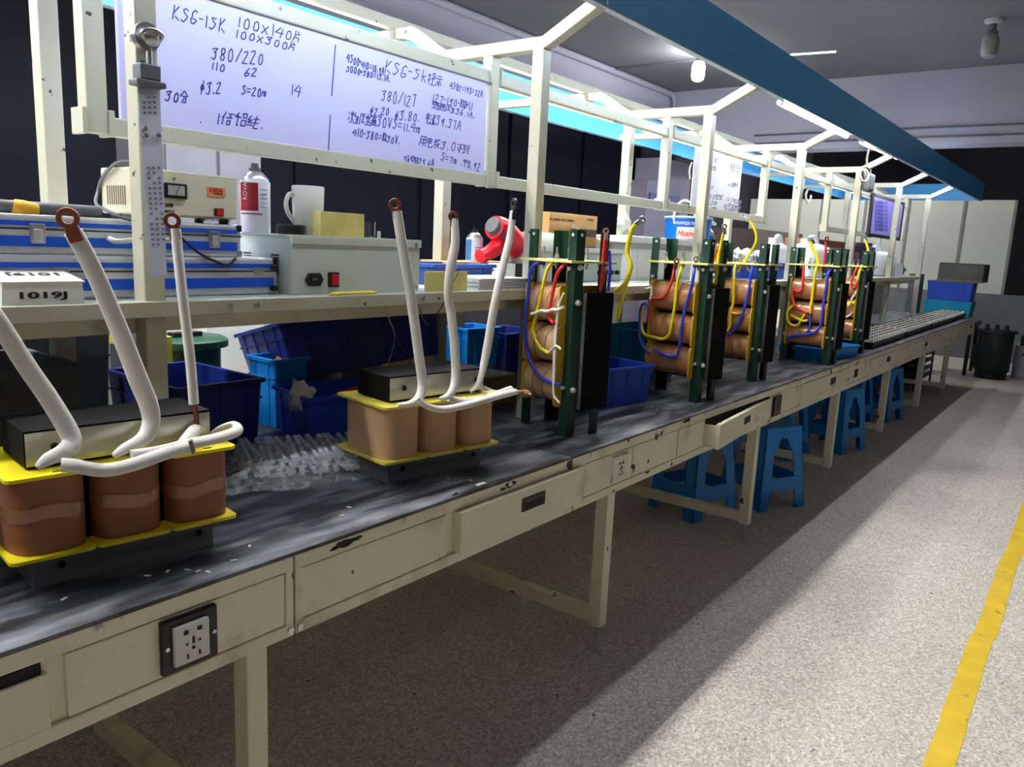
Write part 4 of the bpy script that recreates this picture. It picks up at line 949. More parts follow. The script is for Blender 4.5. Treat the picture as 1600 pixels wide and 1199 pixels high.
obj('dial_face', MB().box(p.x-0.020, p.x+0.019, 0.4700, 0.4712, p.z-0.009, p.z+0.012), mat('dial_grey', (176, 178, 168), 0.3), g, world=True)
obj('needle', MB().bar((p.x-0.002, 0.4695, p.z-0.008), (p.x+0.006, 0.4695, p.z+0.009), 0.001, 0.001), M_PRINT, g, world=True)
p = at(342, 332, y=0.476)
g = obj('rocker_switch', MB().box(p.x-0.011, p.x+0.011, 0.472, 0.479, p.z-0.009, p.z+0.009), M_BLACK, t, world=True, bevel=0.001)
obj('rocker', MB().box(p.x-0.008, p.x+0.008, 0.469, 0.473, p.z-0.007, p.z+0.007), M_RED, g, world=True, bevel=0.001)
p = at(324, 303, y=0.4765)
g = obj('brand_badge', MB().box(p.x, p.x+0.046, 0.4758, 0.4778, p.z-0.005, p.z+0.016), mat('badge_orange', (238, 150, 90), 0.5), t, world=True)
text('badge_text', 'YIFA', at(327, 300, y=0.4755), (1, 0, 0), (0, 0, 1), 0.009, M_RED, g, shear=0.3, width=0.034, bold=0.02)
text('badge_text', '中宝电气', at(335, 304, y=0.4755), (1, 0, 0), (0, 0, 1), 0.003, M_PRINT, g, width=0.022)
text('model_number', '208', at(257, 323, y=0.4768), (1, 0, 0), (0, 0, 1), 0.008, M_PRINT, t, width=0.020, bold=0.02)
text('caption', '稳压器', at(257, 332, y=0.4768), (1, 0, 0), (0, 0, 1), 0.005, M_PRINT, t, width=0.024)
text('caption', '上海中宝电气有限公司', at(312, 345, y=0.4768), (1, 0, 0), (0, 0, 1), 0.0055, M_PRINT, t, width=0.078)
text('caption', '◇', at(270, 281, y=0.4768), (1, 0, 0), (0, 0, 1), 0.005, M_PRINT, t)
tag(obj('power_cord', MB().tube([at(205, 253, y=0.52), at(180, 256, y=0.54), at(160, 278, y=0.60), at(153, 300, y=0.62), at(150, 318, y=0.58), at(165, 328, y=0.50), at(190, 340, y=0.468), at(215, 346, y=0.464)], 0.0038, n=8), M_GREYPL, smooth=True), 'dark grey cord looping round the cream regulator', 'cord')
tag(obj('power_cord', MB().tube([at(283, 372, y=0.462), at(310, 395, y=0.455), at(340, 410, y=0.450), at(357, 414, y=0.45), at(368, 404, y=0.456)], 0.003, n=8), M_BLACK, smooth=True), 'thin black cord hanging over the front of the upper case', 'cord')
t = thing('torch', (0.66, 0.55, 1.374), 'black hand tool with a yellow grip lying on the top case', 'hand tool')
obj('barrel', MB().cyl((0.45, 0.52, 1.389), (0.80, 0.50, 1.386), 0.012, n=14), M_GREYPL, t, world=True, smooth=True)
obj('grip', MB().tube([at(20, 322, y=0.505), at(35, 326, y=0.502), at(58, 330, y=0.50)], 0.015, n=12, radii=[0.014, 0.017, 0.014]), mat('amber_plastic', (232, 176, 50), 0.35), t, world=True, smooth=True)
# 1019J carton
t = thing('small_carton', (0.637, 0.43, ZS), 'small white carton printed 1019J at the left end of the shelf', 'carton')
b = MB().loft([[Vector((0.563, 0.378, ZS)), Vector((0.706, 0.378, ZS)), Vector((0.706, 0.448, ZS)), Vector((0.563, 0.448, ZS))], [Vector((0.566, 0.378, 1.250)), Vector((0.704, 0.378, 1.250)), Vector((0.704, 0.448, 1.250)), Vector((0.566, 0.448, 1.250))]])
obj('carton_body', b, mat('white_card', (222, 222, 214), 0.65, var=0.04), t, world=True)
b = MB().prism([(0.562, 0.376), (0.708, 0.376), (0.700, 0.449), (0.570, 0.449)], 0.0, 0.0022)
lid_top = 1.2522
b.v = [Vector((p.x, p.y, 1.2502+p.z+(p.y-0.376)*0.22)) for p in b.v]
lid = obj('carton_flap', b, MATS['white_card'], t, world=True)
text('printed_code', '1019J', at(31, 467, y=0.3775), (1, 0, 0), (0, 0, 1), 0.0115, M_PRINT, t, width=0.082, bold=0.03)
text('printed_code', '1019J', (0.680, 0.430, 1.2528+0.054*0.22), (-1, 0, 0), (0, -1, -0.22), 0.016, M_PRINT, lid, width=0.09, bold=0.02)
# hanging terminal strip on the near post
t = thing('hanging_scale', (0.852, 0.36, 1.26), 'white printed strip hanging from a metal hook on the nearest post', 'hanging strip')
hk = at(232, 58, y=0.365)
obj('hook_disc', MB().cyl((hk.x-0.004, 0.360, hk.z), (hk.x-0.004, 0.376, hk.z), 0.026, n=24).lathe([(0.001, 0), (0.018, 0.002), (0.010, 0.012), (0.001, 0.014)], M=Matrix.Translation((hk.x+0.002, 0.36, hk.z)) @ Matrix.Rotation(R(90), 4, 'X')), M_STEEL, t, world=True, smooth=True)
obj('hook_ring', MB().tube([(hk.x+0.020*math.cos(a), 0.352-0.006*math.sin(a), hk.z+0.002+0.009*math.sin(a)) for a in [k*math.pi/5 for k in range(10)]], 0.004, n=8, closed=True), M_STEEL, t, world=True, smooth=True)
obj('hook_stem', MB().cyl((hk.x, 0.365, hk.z-0.02), (hk.x, 0.365, hk.z-0.05), 0.006, n=10), M_STEEL, t, world=True, smooth=True)
p = at(230, 118, y=0.36)
obj('clamp', MB().box(p.x-0.021, p.x+0.021, 0.345, 0.377, p.z-0.010, p.z+0.020), M_GREYPL, t, world=True, bevel=0.003)
obj('clamp_flange', MB().box(p.x-0.030, p.x+0.030, 0.342, 0.377, p.z-0.022, p.z-0.010), M_GREYPL, t, world=True, bevel=0.003)
b = MB().loft([[at(u, v, y=yy) for u, v, yy in ((216, 138, 0.366), (250, 138, 0.366), (250, 138, 0.372), (216, 138, 0.372))], [at(u, v, y=yy) for u, v, yy in ((236, 432, 0.345), (261, 432, 0.345), (261, 432, 0.348), (236, 432, 0.348))]])
sp = obj('printed_strip', b, mat('bluish_white_plastic', (206, 212, 228), 0.4), t, world=True)
A0, B0 = at(226, 262, y=0.356), at(242, 262, y=0.356)
b = MB()
for i in range(20):
    for j in range(3):
        v = 150+8*(i if i < 5 else i)+ (100 if i >= 5 else 0) if False else (152+8*i if i < 4 else 262+8*(i-4))
        u0 = 222+ (v-138)*0.064 + j*8.2
        yy = 0.366-(v-138)/294*0.021-0.0007
        q = at(u0+2, v, y=yy); b.box(q.x-0.0028, q.x+0.0028, yy-0.0002, yy+0.0006, q.z-0.0018, q.z+0.0018) if (i+j) % 7 else None
obj('strip_print', b, mat('pale_print', (120, 124, 150), 0.6), sp, world=True)
for u, v in ((225, 201), (226, 212), (246, 212)):
    q = at(u, v, y=0.362); obj('screw', MB().cyl((q.x, 0.355, q.z), (q.x, 0.361, q.z), 0.0045, n=10), M_STEEL, sp, world=True, smooth=True)
# grey instrument box
t = thing('instrument_box', (1.445, 0.53, ZS), 'grey steel instrument box with a red switch and mains inlet on the shelf', 'instrument')
obj('cabinet', MB().box(1.222, 1.672, 0.42, 0.645, ZS, 1.352), M_GREYBOX, t, world=True, bevel=0.002)
obj('lid', MB().box(1.219, 1.675, 0.417, 0.648, 1.352, 1.357).box(1.219, 1.675, 0.4165, 0.420, 1.335, 1.353), M_GREYBOX, t, world=True, bevel=0.001)
for yy in (0.604, 0.487):
    for i in range(7):
        z = 1.258+i*0.0075
        obj('vent_slot', MB().box(1.2208, 1.2225, yy-0.016, yy+0.016, z, z+0.0035), M_DARK, t, world=True)
p = at(490, 437, y=0.42)
g = obj('mains_inlet', MB().prism([(-0.028, 0), (-0.018, -0.016), (0.018, -0.016), (0.028, 0), (0.018, 0.016), (-0.018, 0.016)], 0, 0.006, M=Matrix.Translation((p.x, 0.42, p.z)) @ Matrix.Rotation(R(90), 4, 'X')), M_BLACK, t, world=True, bevel=0.001)
obj('inlet_pins', MB().box(p.x-0.012, p.x+0.012, 0.4125, 0.4145, p.z-0.007, p.z+0.008), M_DARK, g, world=True)
for dx in (-0.006, 0, 0.006): obj('pin', MB().box(p.x+dx-0.001, p.x+dx+0.001, 0.4110, 0.4130, p.z-0.002+0.003*(dx == 0), p.z+0.003+0.003*(dx == 0)), M_STEEL, g, world=True)
p = at(520, 437, y=0.42)
g = obj('rocker_switch', MB().box(p.x-0.016, p.x+0.016, 0.413, 0.42, p.z-0.019, p.z+0.019), M_BLACK, t, world=True, bevel=0.001)
obj('rocker', MB().box(p.x-0.010, p.x+0.011, 0.409, 0.414, p.z-0.014, p.z+0.014), M_RED, g, world=True, bevel=0.001)
for u, v in ((649, 383), (649, 448), (634, 456)):
    q = at(u, v, y=0.418); obj('screw', MB().cyl((q.x, 0.412, q.z), (q.x, 0.417, q.z), 0.006, n=12), M_STEEL, t, world=True, smooth=True)
ZB = 1.3572
def can(x, y, z, r, h, m, label, cap_m, label_m, name='spray_can'):
    t = thing(name, (x, y, z), label, 'spray can')
    obj('can_body', MB().lathe([(0.001, 0), (r*0.96, 0), (r, 0.004), (r, h), (r*0.93, h+0.004), (0.001, h+0.005)], (x, y, z)), m, t, world=True, smooth=True)
    obj('can_dome', MB().lathe([(r*0.93, h), (r*0.9, h+r*0.25), (r*0.55, h+r*0.62), (r*0.42, h+r*0.7), (0.001, h+r*0.72)], (x, y, z)), M_STEEL, t, world=True, smooth=True)
    obj('nozzle', MB().lathe([(r*0.40, h+r*0.7), (r*0.38, h+r*0.95), (r*0.25, h+r*0.97), (r*0.24, h+r*1.25), (0.001, h+r*1.27)], (x, y, z)), cap_m, t, world=True, smooth=True)
    return t
t = can(1.245, 0.60, ZB, 0.0375, 0.128, mat('can_white', (214, 214, 222), 0.3), 'tall white and maroon spray can standing on the grey instrument box', M_GREYPL, None)
def band(x, y, z0, z1, r, a0, a1, m, parent, n=14, name='can_label'):
    b = MB().loft([[Vector((x+rr*math.cos(a), y+rr*math.sin(a), z)) for rr, z in ((r, z0), (r, z1), (r-0.001, z1), (r-0.001, z0))] for a in [R(a0+(a1-a0)*i/n) for i in range(n+1)]])
    return obj(name, b, m, parent, world=True, smooth=True, sharp=30)
band(1.245, 0.60, ZB+0.055, ZB+0.125, 0.0381, 165, 246, mat('maroon_label', (140, 28, 44), 0.35), t)
band(1.245, 0.60, ZB+0.046, ZB+0.049, 0.0381, 170, 262, MATS['maroon_label'], t)
lp = at(384, 312, y=0.565)
text('can_text', 'ROVAL', (lp.x+0.004, 0.566, lp.z), (0, 0, 1), (-1, 0.45, 0), 0.010, M_WHITE, t, width=0.05)
for i in range(5): band(1.245, 0.60, ZB+0.108-i*0.011, ZB+0.110-i*0.011, 0.0383, 255, 285, mat('tiny_print', (150, 150, 160), 0.6), t, name='can_print')
t = thing('mug', (1.345, 0.52, ZB), 'white ceramic mug on the grey instrument box', 'mug')
obj('cup', MB().lathe([(0.001, 0), (0.032, 0), (0.035, 0.004), (0.040, 0.06), (0.0425, 0.124), (0.041, 0.126), (0.039, 0.123), (0.036, 0.05), (0.032, 0.008), (0.001, 0.007)], (1.350, 0.52, ZB), n=36), mat('white_ceramic', (232, 230, 224), 0.12, var=0.02), t, world=True, smooth=True)
obj('mug_handle', MB().tube([at(460, 305, y=0.53), at(452, 304, y=0.53), at(447, 316, y=0.53), at(449, 330, y=0.53), at(456, 341, y=0.53), at(463, 349, y=0.53)], 0.006, n=10, flat=1.3), MATS['white_ceramic'], t, world=True, smooth=True)
t = MB().box(1.320, 1.468, 0.432, 0.464, ZB, ZB+0.062); tag(obj('epoxy_block', t, M_EPOXY, bevel=0.001), 'pale yellow epoxy board standing in front of the mug', 'board')
tag(obj('epoxy_board', MB().box(1.672, 1.856, 0.392, 0.400, ZS, 1.268), M_EPOXY, bevel=0.0008), 'pale yellow epoxy board leaning at the front of the shelf', 'board')
p = at(455, 355, y=0.5)
tag(obj('tape_roll', MB().lathe([(0.016, 0), (0.036, 0), (0.037, 0.004), (0.037, 0.022), (0.035, 0.025), (0.016, 0.025)], (p.x, 0.50, ZB), n=28), M_BLACK, smooth=True), 'flat black roll of tape left of the mug', 'tape roll')
t = MB().lathe([(0.001, 0), (0.027, 0), (0.028, 0.045), (0.026, 0.045), (0.025, 0.004), (0.001, 0.004)], (1.553, 0.52, ZB), n=28)
tag(obj('drinking_glass', t, mat('clear_glass', (235, 240, 245), 0.02, trans=1.0, var=0), smooth=True), 'small clear glass behind the yellow board', 'glass')
p = at(592, 368, y=0.5); tag(obj('pill_cap', MB().cyl((p.x, 0.50, ZB), (p.x, 0.50, ZB+0.02), 0.005, n=12), M_BEIGE, smooth=True), 'tiny cream plug standing right of the small glass', 'plug')
for i in range(5):
    b = MB().tube([(1.31, 0.365+0.004*i, ZS+0.004+0.0015*(i % 2)), (1.38, 0.368+0.003*i, ZS+0.005), (1.455, 0.366+0.004*i, ZS+0.004+0.002*(i == 4))], 0.0028, n=6)
    tag(obj('yellow_wire', b, M_WYEL, smooth=True), 'short yellow wire in the bundle at the shelf edge', 'wire', 'yellow wires bundled at the shelf edge')
# right half of the shelf
bin_('small blue bin behind the leaning epoxy board', 2.06, 0.66, ZS, -2, 0.30, 0.17, 0.072, mat('slate_blue_plastic', (48, 78, 150), 0.4, var=0.1), ribs=3)
t = can(2.315, 0.755, 1.285, 0.032, 0.085, mat('can_pale', (206, 216, 226), 0.3), 'short white and blue spray can left of the red heat gun', M_BLACK, None)
band(2.315, 0.755, 1.29, 1.366, 0.0326, 150, 200, mat('can_blue', (60, 130, 200), 0.35), t)
band(2.315, 0.755, 1.325, 1.329, 0.0326, 225, 275, M_RED, t, name='can_print'); band(2.315, 0.755, 1.335, 1.339, 0.0326, 225, 275, MATS['can_blue'], t, name='can_print')
tag(obj('carton', MB().box(2.12, 2.52, 0.70, 0.85, ZS, 1.285), M_CARD, bevel=0.002), 'flat brown carton under the short spray can', 'carton')
t = thing('small_carton', (2.36, 0.62, ZS), 'small white and black printed carton below the heat gun', 'carton')
obj('carton_body', MB().box(2.285, 2.44, 0.60, 0.66, ZS, 1.284), MATS['white_card'], t, world=True)
obj('black_print', MB().box(2.375, 2.441, 0.5992, 0.6612, ZS+0.002, 1.2845), M_BLACK, t, world=True)
b = MB()
for i in range(9):
    b = MB().box(1.905+0.003*(i % 3), 2.18-0.004*(i % 2), 0.385+0.004*(i % 2), 0.575, ZS+0.004*i, ZS+0.004*i+0.0034)
    tag(obj('paper_sheets', b, mat('paper_white', (226, 226, 228), 0.7, var=0.03)), 'thin sheaf of white paper in the stack beside the epoxy board', 'paper', 'stacked white paper on the shelf')
# heat gun
t = thing('heat_gun', (2.40, 0.72, 1.285), 'red heat gun with grey nozzle lying on the cartons', 'heat gun')
obj('gun_body', MB().tube([at(772, 355, y=0.70), at(785, 362, y=0.70), at(800, 377, y=0.70), at(812, 390, y=0.70)], 0.05, n=18, radii=[0.044, 0.052, 0.050, 0.044]), M_RED, t, world=True, smooth=True)
obj('gun_handle', MB().tube([at(783, 368, y=0.70), at(777, 385, y=0.70), at(762, 396, y=0.70), at(750, 401, y=0.70)], 0.03, n=14, radii=[0.034, 0.032, 0.028, 0.026]), M_RED, t, world=True, smooth=True)
obj('air_intake', MB().cyl(at(776, 357, y=0.70), at(768, 351, y=0.70), 0.040, 0.030, n=20), M_GREYPL, t, world=True, smooth=True)
obj('nozzle', MB().cyl(at(812, 390, y=0.70), at(824, 404, y=0.70), 0.046, 0.034, n=20).cyl(at(824, 404, y=0.70), at(832, 414, y=0.70), 0.022, 0.020, n=16), mat('grey_nozzle', (130, 134, 142), 0.4), t, world=True, smooth=True)
gx = (at(798, 378, y=0.64)-at(786, 362, y=0.64)).normalized()
obj('gun_label', MB().bar(at(783, 362, y=0.648), at(794, 377, y=0.648), 0.022, 0.004, up=(0, -1, 0)), mat('label_navy', (96, 40, 70), 0.4), t, world=True)
# carton, rolls and instruments behind the first upright transformer
t = thing('carton', (2.99, 0.78, ZS), 'brown cardboard carton with a dark printed band behind the post', 'carton')
obj('carton_body', MB().box(2.80, 3.19, 0.75, 0.86, 1.34, 1.498), M_CARD, t, world=True, bevel=0.002)
obj('printed_band', MB().box(2.985, 3.186, 0.7485, 0.7505, 1.402, 1.436), mat('band_umber', (96, 72, 58), 0.6), t, world=True)
text('band_text', 'Final', at(893, 358, y=0.748), (1, 0, 0), (0, 0, 1), 0.018, M_WHITE, t, shear=0.3, width=0.07)
text('carton_text', '54-2050 HQ 250M', at(858, 344, y=0.749), (1, 0, 0), (0, 0, 1), 0.010, M_PRINT, t, width=0.19)
text('carton_text', '61X61', at(918, 345, y=0.749), (1, 0, 0), (0, 0, 1), 0.010, M_PRINT, t, width=0.05)
tag(obj('carton_plinth', MB().box(2.78, 3.25, 0.745, 0.86, ZS, 1.34), M_GREYBOX, bevel=0.003), 'grey instrument under the brown cardboard carton', 'instrument')
for x0, x1, yy, zz, r in ((2.62, 2.80, 0.74, 1.36, 0.05), (3.22, 3.42, 0.78, 1.345, 0.055)):
    tag(obj('paper_roll', MB().cyl((x0, yy, zz), (x1, yy, zz), r, n=24), mat('roll_cream', (212, 208, 192), 0.7), smooth=True), 'cream paper roll %s the brown carton' % ('left of' if x0 < 3 else 'right of'), 'paper roll')
t = thing('meter_box', (2.9, 0.62, ZS), 'pale grey meter box behind the plain kraft transformer', 'instrument')
obj('cabinet', MB().box(2.50, 3.18, 0.60, 0.74, ZS, 1.352), mat('pale_grey_enamel', (176, 184, 184), 0.4), t, world=True, bevel=0.004)
for i in range(4): obj('knob', MB().cyl((2.98+0.05*i, 0.585, 1.25), (2.98+0.05*i, 0.60, 1.25), 0.010, n=12), M_BLACK, t, world=True, smooth=True)
obj('cabinet_rim', MB().box(2.495, 3.185, 0.595, 0.60, 1.335, 1.352), M_WHITE, t, world=True)
t = thing('test_bench_unit', (3.6, 0.66, ZS), 'white painted test unit on the shelf under the blue paint bucket', 'test unit')
obj('cabinet', MB().box(3.30, 4.00, 0.62, 0.79, ZS, 1.385), M_WHITE, t, world=True, bevel=0.004)
obj('cabinet_top', MB().box(3.24, 4.20, 0.60, 0.795, 1.385, 1.418), M_WHITE, t, world=True, bevel=0.004)
obj('front_panel', MB().box(3.36, 3.94, 0.617, 0.621, 1.225, 1.365), mat('panel_white', (214, 214, 206), 0.5, dirt=((120, 116, 104), 30, 0.66, 0.06)), t, world=True)
crumple('crumpled_tape', (3.50, 0.785, 1.475), (0.035, 0.03, 0.045), mat('milky_film', (190, 192, 184), 0.4, var=0.2, scale=20), 'crumpled tape wad stuck to the far post beside the yellow lead', 'tape', 5)
# blue paint bucket
t = thing('paint_bucket', (4.06, 0.70, 1.418), 'blue paint bucket with red script and a white wire handle', 'bucket')
bx, by, r, h = 4.06, 0.70, 0.125, 0.105
obj('bucket_body', MB().lathe([(0.001, 0), (r*0.94, 0), (r, h), (r*1.04, h+0.004), (r*1.04, h+0.012), (0.001, h+0.013)], (bx, by, 1.418), n=40), mat('bucket_blue', (24, 110, 206), 0.3), t, world=True, smooth=True)
obj('bucket_lid', MB().lathe([(0.001, h+0.012), (r*1.05, h+0.010), (r*1.05, h+0.018), (r*0.9, h+0.020), (0.001, h+0.02)], (bx, by, 1.418), n=40), M_WHITE, t, world=True, smooth=True)
obj('bucket_handle', MB().tube([(bx-0.128, by+0.02, 1.50), (bx-0.14, by+0.02, 1.55), (bx-0.09, by+0.02, 1.61), (bx+0.0, by+0.02, 1.63), (bx+0.1, by+0.02, 1.60), (bx+0.128, by+0.02, 1.51)], 0.006, n=8), M_WHITE, t, world=True, smooth=True)
dirn = Vector((0.43, -0.903, 0)); nrm = Vector((-0.903, -0.43, 0))
band(bx, by, 1.422, 1.485, r*1.003, 178, 232, M_WHITE, t, name='label_patch')
o1 = Vector((bx, by, 0))+nrm*(r*1.012)
text('bucket_text', 'HUANQIU PAINT', o1-dirn*0.07+Vector((0, 0, 1.498)), dirn, (0, 0, 1), 0.016, M_WHITE, t, width=0.14, bold=0.02)
text('bucket_text', 'Huanqiu', o1+nrm*0.006-dirn*0.055+Vector((0, 0, 1.438)), dirn, (0, 0, 1), 0.030, mat('orange_red', (226, 60, 30), 0.4), t, shear=0.4, width=0.125, bold=0.02)
t = can(4.42, 0.80, 1.2102, 0.10, 0.24, mat('bottle_blue', (40, 110, 190), 0.3), 'blue white drum of solvent right of the paint bucket', M_WHITE, None, name='solvent_drum'); t['category'] = 'drum'
tag(obj('drum_strap', MB().bar(at(1100, 336, y=0.72), at(1117, 351, y=0.72), 0.02, 0.012), M_WHITE), 'white plastic carry strap above the blue solvent drum', 'strap')
bin_('shallow blue bin with crumpled bags behind the middle transformer', 5.0, 0.62, ZS, 0, 0.62, 0.24, 0.10, M_BIN, ribs=3)
for i, (u, v, s) in enumerate(((1165, 402, 0.10), (1150, 398, 0.07), (1182, 404, 0.07))):
    p = at(u, v, y=0.62); crumple('plastic_bag', (p.x, 0.62, 1.33), (s, 0.06, 0.05), mat('milky_bag', (214, 216, 224), 0.25, var=0.1), ['crumpled white bag heaped in the shallow blue bin', 'small crumpled bag at the left of the shallow blue bin', 'small crumpled bag at the right of the shallow blue bin'][i], 'bag', 11+i)
def jug(x, y, z, w_, h, label, cap_m, name='jerry_can'):
    t = thing(name, (x, y, z), label, 'jug')
    b = MB().loft([[Vector((x+px, y+py, z+zz)) for px, py in rrect(0, 0, w_*k, w_*0.55*k2, 4)] for zz, k, k2 in ((0, 0.92, 0.92), (0.01, 1, 1), (h*0.62, 1, 1), (h*0.74, 0.93, 0.85), (h*0.80, 0.5, 0.5))])
    obj('jug_body', b, mat('milky_plastic', (226, 228, 230), 0.35, var=0.03), t, world=True, smooth=True, sharp=60)
    obj('jug_handle', MB().tube([(x-w_*0.2, y, z+h*0.74), (x-w_*0.1, y, z+h*0.95), (x+w_*0.5, y, z+h*0.95), (x+w_*0.8, y, z+h*0.80), (x+w_*0.85, y, z+h*0.64)], 0.015, n=10), MATS['milky_plastic'], t, world=True, smooth=True)
    obj('jug_cap', MB().cyl((x-w_*0.55, y, z+h*0.74), (x-w_*0.55, y, z+h*0.92), 0.035, n=16), cap_m, t, world=True, smooth=True)
    return t
jug(6.0, 0.62, ZS, 0.22, 0.30, 'large white plastic jug behind the looped-wire transformer', M_WHITE)
jug(5.62, 0.74, ZS, 0.12, 0.29, 'narrow white plastic jug left of the larger jug', M_WHITE)
jug(8.0, 0.62, ZS, 0.30, 0.28, 'white jug with a purple cap near the far end of the shelf', mat('purple_cap', (60, 40, 110), 0.4))
tag(obj('carton', MB().box(6.15, 7.25, 0.70, 0.86, 1.44, 1.495), mat('red_brown_card', (150, 96, 66), 0.7)), 'long flat red-brown carton above the white jugs', 'carton')
tag(obj('carton', MB().box(6.3, 7.35, 0.70, 0.85, ZS, 1.44), mat('off_white_card', (200, 198, 190), 0.7)), 'off-white carton carrying the long red-brown carton', 'carton')
p = at(1343, 385, y=0.6); tag(obj('funnel', MB().lathe([(0.001, -0.02), (0.10, 0), (0.10, 0.03), (0.02, -0.10)][::-1], (p.x, 0.6, p.z), n=20).cyl((p.x, 0.6, ZS), (p.x, 0.6, p.z-0.05), 0.06, n=16), mat('dark_purple_plastic', (60, 38, 60), 0.4), smooth=True), 'dark purple funnel standing between the white jugs', 'funnel')
tag(obj('white_card', MB().box(8.15, 8.45, 0.45, 0.47, ZS, 1.33), MATS['paper_white']), 'white card leaning at the far end of the shelf', 'card')
crumple('plastic_bag', (8.6, 0.52, 1.265), (0.14, 0.05, 0.055), M_GREYPL, 'dark crumpled bag at the very end of the shelf', 'bag', 23)
# wires dangling from the shelf rail
for pts, m in (([(597, 468, 0.352), (606, 478, 0.35), (608, 500, 0.38), (616, 520, 0.5), (614, 545, 0.6), (604, 572, 0.65)], M_WWHITE), ([(606, 490, 0.36), (614, 510, 0.45), (625, 540, 0.6), (640, 556, 0.65), (640, 570, 0.68)], mat('dull_red_wire', (120, 60, 66), 0.5)),
               ([(655, 480, 0.37), (662, 500, 0.45), (670, 508, 0.5)], mat('thin_pink_wire', (150, 120, 128), 0.5)), ([(718, 418, 0.39), (714, 430, 0.388), (700, 455, 0.35), (690, 480, 0.36), (670, 505, 0.5), (658, 515, 0.55)], mat('thin_dark_wire', (66, 52, 56), 0.5))):
    tag(obj('thin_wire', MB().tube(PY(pts), 0.0014, n=6), m, smooth=True), {'cotton': ''}.get('x', 'thin loose wire dangling from the shelf rail'), 'wire', 'thin wires dangling from the shelf rail')
# ---------------------------------------------------------------- far half of the bench, background
def tank(x, y, r, h, label):
    t = thing('oil_tank', (x, y, 0.742), label, 'tank')
    obj('tank_body', MB().lathe([(0.001, 0), (r, 0), (r, h-0.03), (0.001, h-0.03)], (x, y, 0.742), n=32), mat('tank_green', (22, 62, 44), 0.4, var=0.1), t, world=True, smooth=True)
    obj('tank_lid', MB().lathe([(0.001, h-0.03), (r*1.22, h-0.03), (r*1.22, h-0.008), (r*1.1, h), (0.001, h)], (x, y, 0.742), n=32), MATS['tank_green'], t, world=True, smooth=True)
    obj('lid_fitting', MB().box(x-0.05, x+0.05, y-0.02, y+0.02, 0.742+h, 0.757+h), M_BLACK, t, world=True)
    return t
tank(1.40, 1.22, 0.11, 0.265, 'dark green tank with a flanged lid under the shelf near the first post')
tank(1.90, 1.25, 0.13, 0.265, 'dark green lidded tank behind the tipped navy bin')
t = tank(1.13, 1.45, 0.12, 0.33, 'dark green tank with a yellow clip behind the large navy bin')
mat('lemon_plastic', (226, 216, 80), 0.4)
p = at(152, 512, y=1.325); q = at(200, 535, y=1.325)
obj('yellow_clip', MB().box(p.x, q.x, 1.31, 1.34, q.z, p.z), MATS['lemon_plastic'], t, world=True, bevel=0.004)
tag(obj('yellow_plate', MB().box(1.255, 1.275, 1.08, 1.14, 0.742, 1.03), MATS['lemon_plastic']), 'narrow yellow plate under the shelf right of the first post', 'plate')
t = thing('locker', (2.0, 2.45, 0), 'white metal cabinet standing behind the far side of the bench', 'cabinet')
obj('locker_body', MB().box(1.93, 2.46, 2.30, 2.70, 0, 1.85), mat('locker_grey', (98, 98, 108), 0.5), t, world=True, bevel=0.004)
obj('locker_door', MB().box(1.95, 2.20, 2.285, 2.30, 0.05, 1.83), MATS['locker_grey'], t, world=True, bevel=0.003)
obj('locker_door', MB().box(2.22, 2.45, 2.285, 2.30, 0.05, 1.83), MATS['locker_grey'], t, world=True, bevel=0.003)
tag(obj('white_box', MB().box(1.62, 1.93, 1.45, 1.75, 0.742, 1.10), M_WHITE, bevel=0.004), 'plain white box on the far half of the bench under the shelf', 'box')
tag(obj('white_box', MB().box(2.0, 2.30, 1.45, 1.75, 0.742, 1.05), M_WALLB, bevel=0.004), 'grey white box behind the green lidded tank', 'box')
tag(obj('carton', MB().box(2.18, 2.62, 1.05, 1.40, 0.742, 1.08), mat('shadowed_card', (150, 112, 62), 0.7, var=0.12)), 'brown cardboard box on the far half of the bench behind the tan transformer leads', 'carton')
tag(obj('yellow_tray', MB().box(1.95, 2.07, 1.00, 1.10, 0.93, 1.07), mat('egg_yellow', (232, 186, 30), 0.4)), 'egg yellow plastic box standing behind the tipped navy bin', 'box')
tag(obj('tray_support', MB().box(1.90, 2.10, 1.02, 1.09, 0.742, 0.93), M_GREYPL), 'dark box carrying the egg yellow plastic box', 'box')
tag(obj('foam_slab', MB().box(1.30, 1.52, 0.95, 1.35, 0.742, 0.80), M_GREYPL), 'dark grey slab on the bench between the navy and blue bins', 'slab')
tag(obj('steel_plate', MB().box(2.24, 2.42, 0.60, 0.85, 0.75, 0.86), mat('ochre_board_stack', (120, 112, 70), 0.6, var=0.2, scale=20)), 'stack of dull boards behind the tan transformer', 'board stack')
tag(obj('yellow_bottle', MB().lathe([(0.001, 0), (0.05, 0), (0.05, 0.18), (0.02, 0.22), (0.001, 0.22)], (3.1, 1.0, 0.742), n=20), MATS['lemon_plastic'], smooth=True), 'yellow bottle under the shelf behind the yellow lead', 'bottle')
# background behind the bench
tag(obj('pillar_cabinet', MB().box(8.85, 9.7, 3.35, 3.70, 0, 2.45), mat('lavender_cabinet', (150, 146, 164), 0.6)), 'lavender grey cabinet against the far left wall', 'cabinet')
tag(obj('brown_cabinet', MB().box(8.3, 9.9, 1.9, 2.5, 0, 1.62), mat('brown_board', (88, 72, 66), 0.7)), 'dull brown cabinet beyond the far side of the bench', 'cabinet')
t = thing('tall_unit', (6.95, 2.45, 0), 'grey unit with a navy strip behind the second bay', 'cabinet')
obj('unit_body', MB().box(6.6, 7.3, 2.32, 2.6, 0, 1.98), mat('dim_lavender_panel', (104, 100, 116), 0.6), t, world=True)
obj('navy_strip', MB().box(6.64, 7.26, 2.30, 2.32, 1.80, 1.87), mat('navy_sign', (40, 50, 110), 0.5), t, world=True)
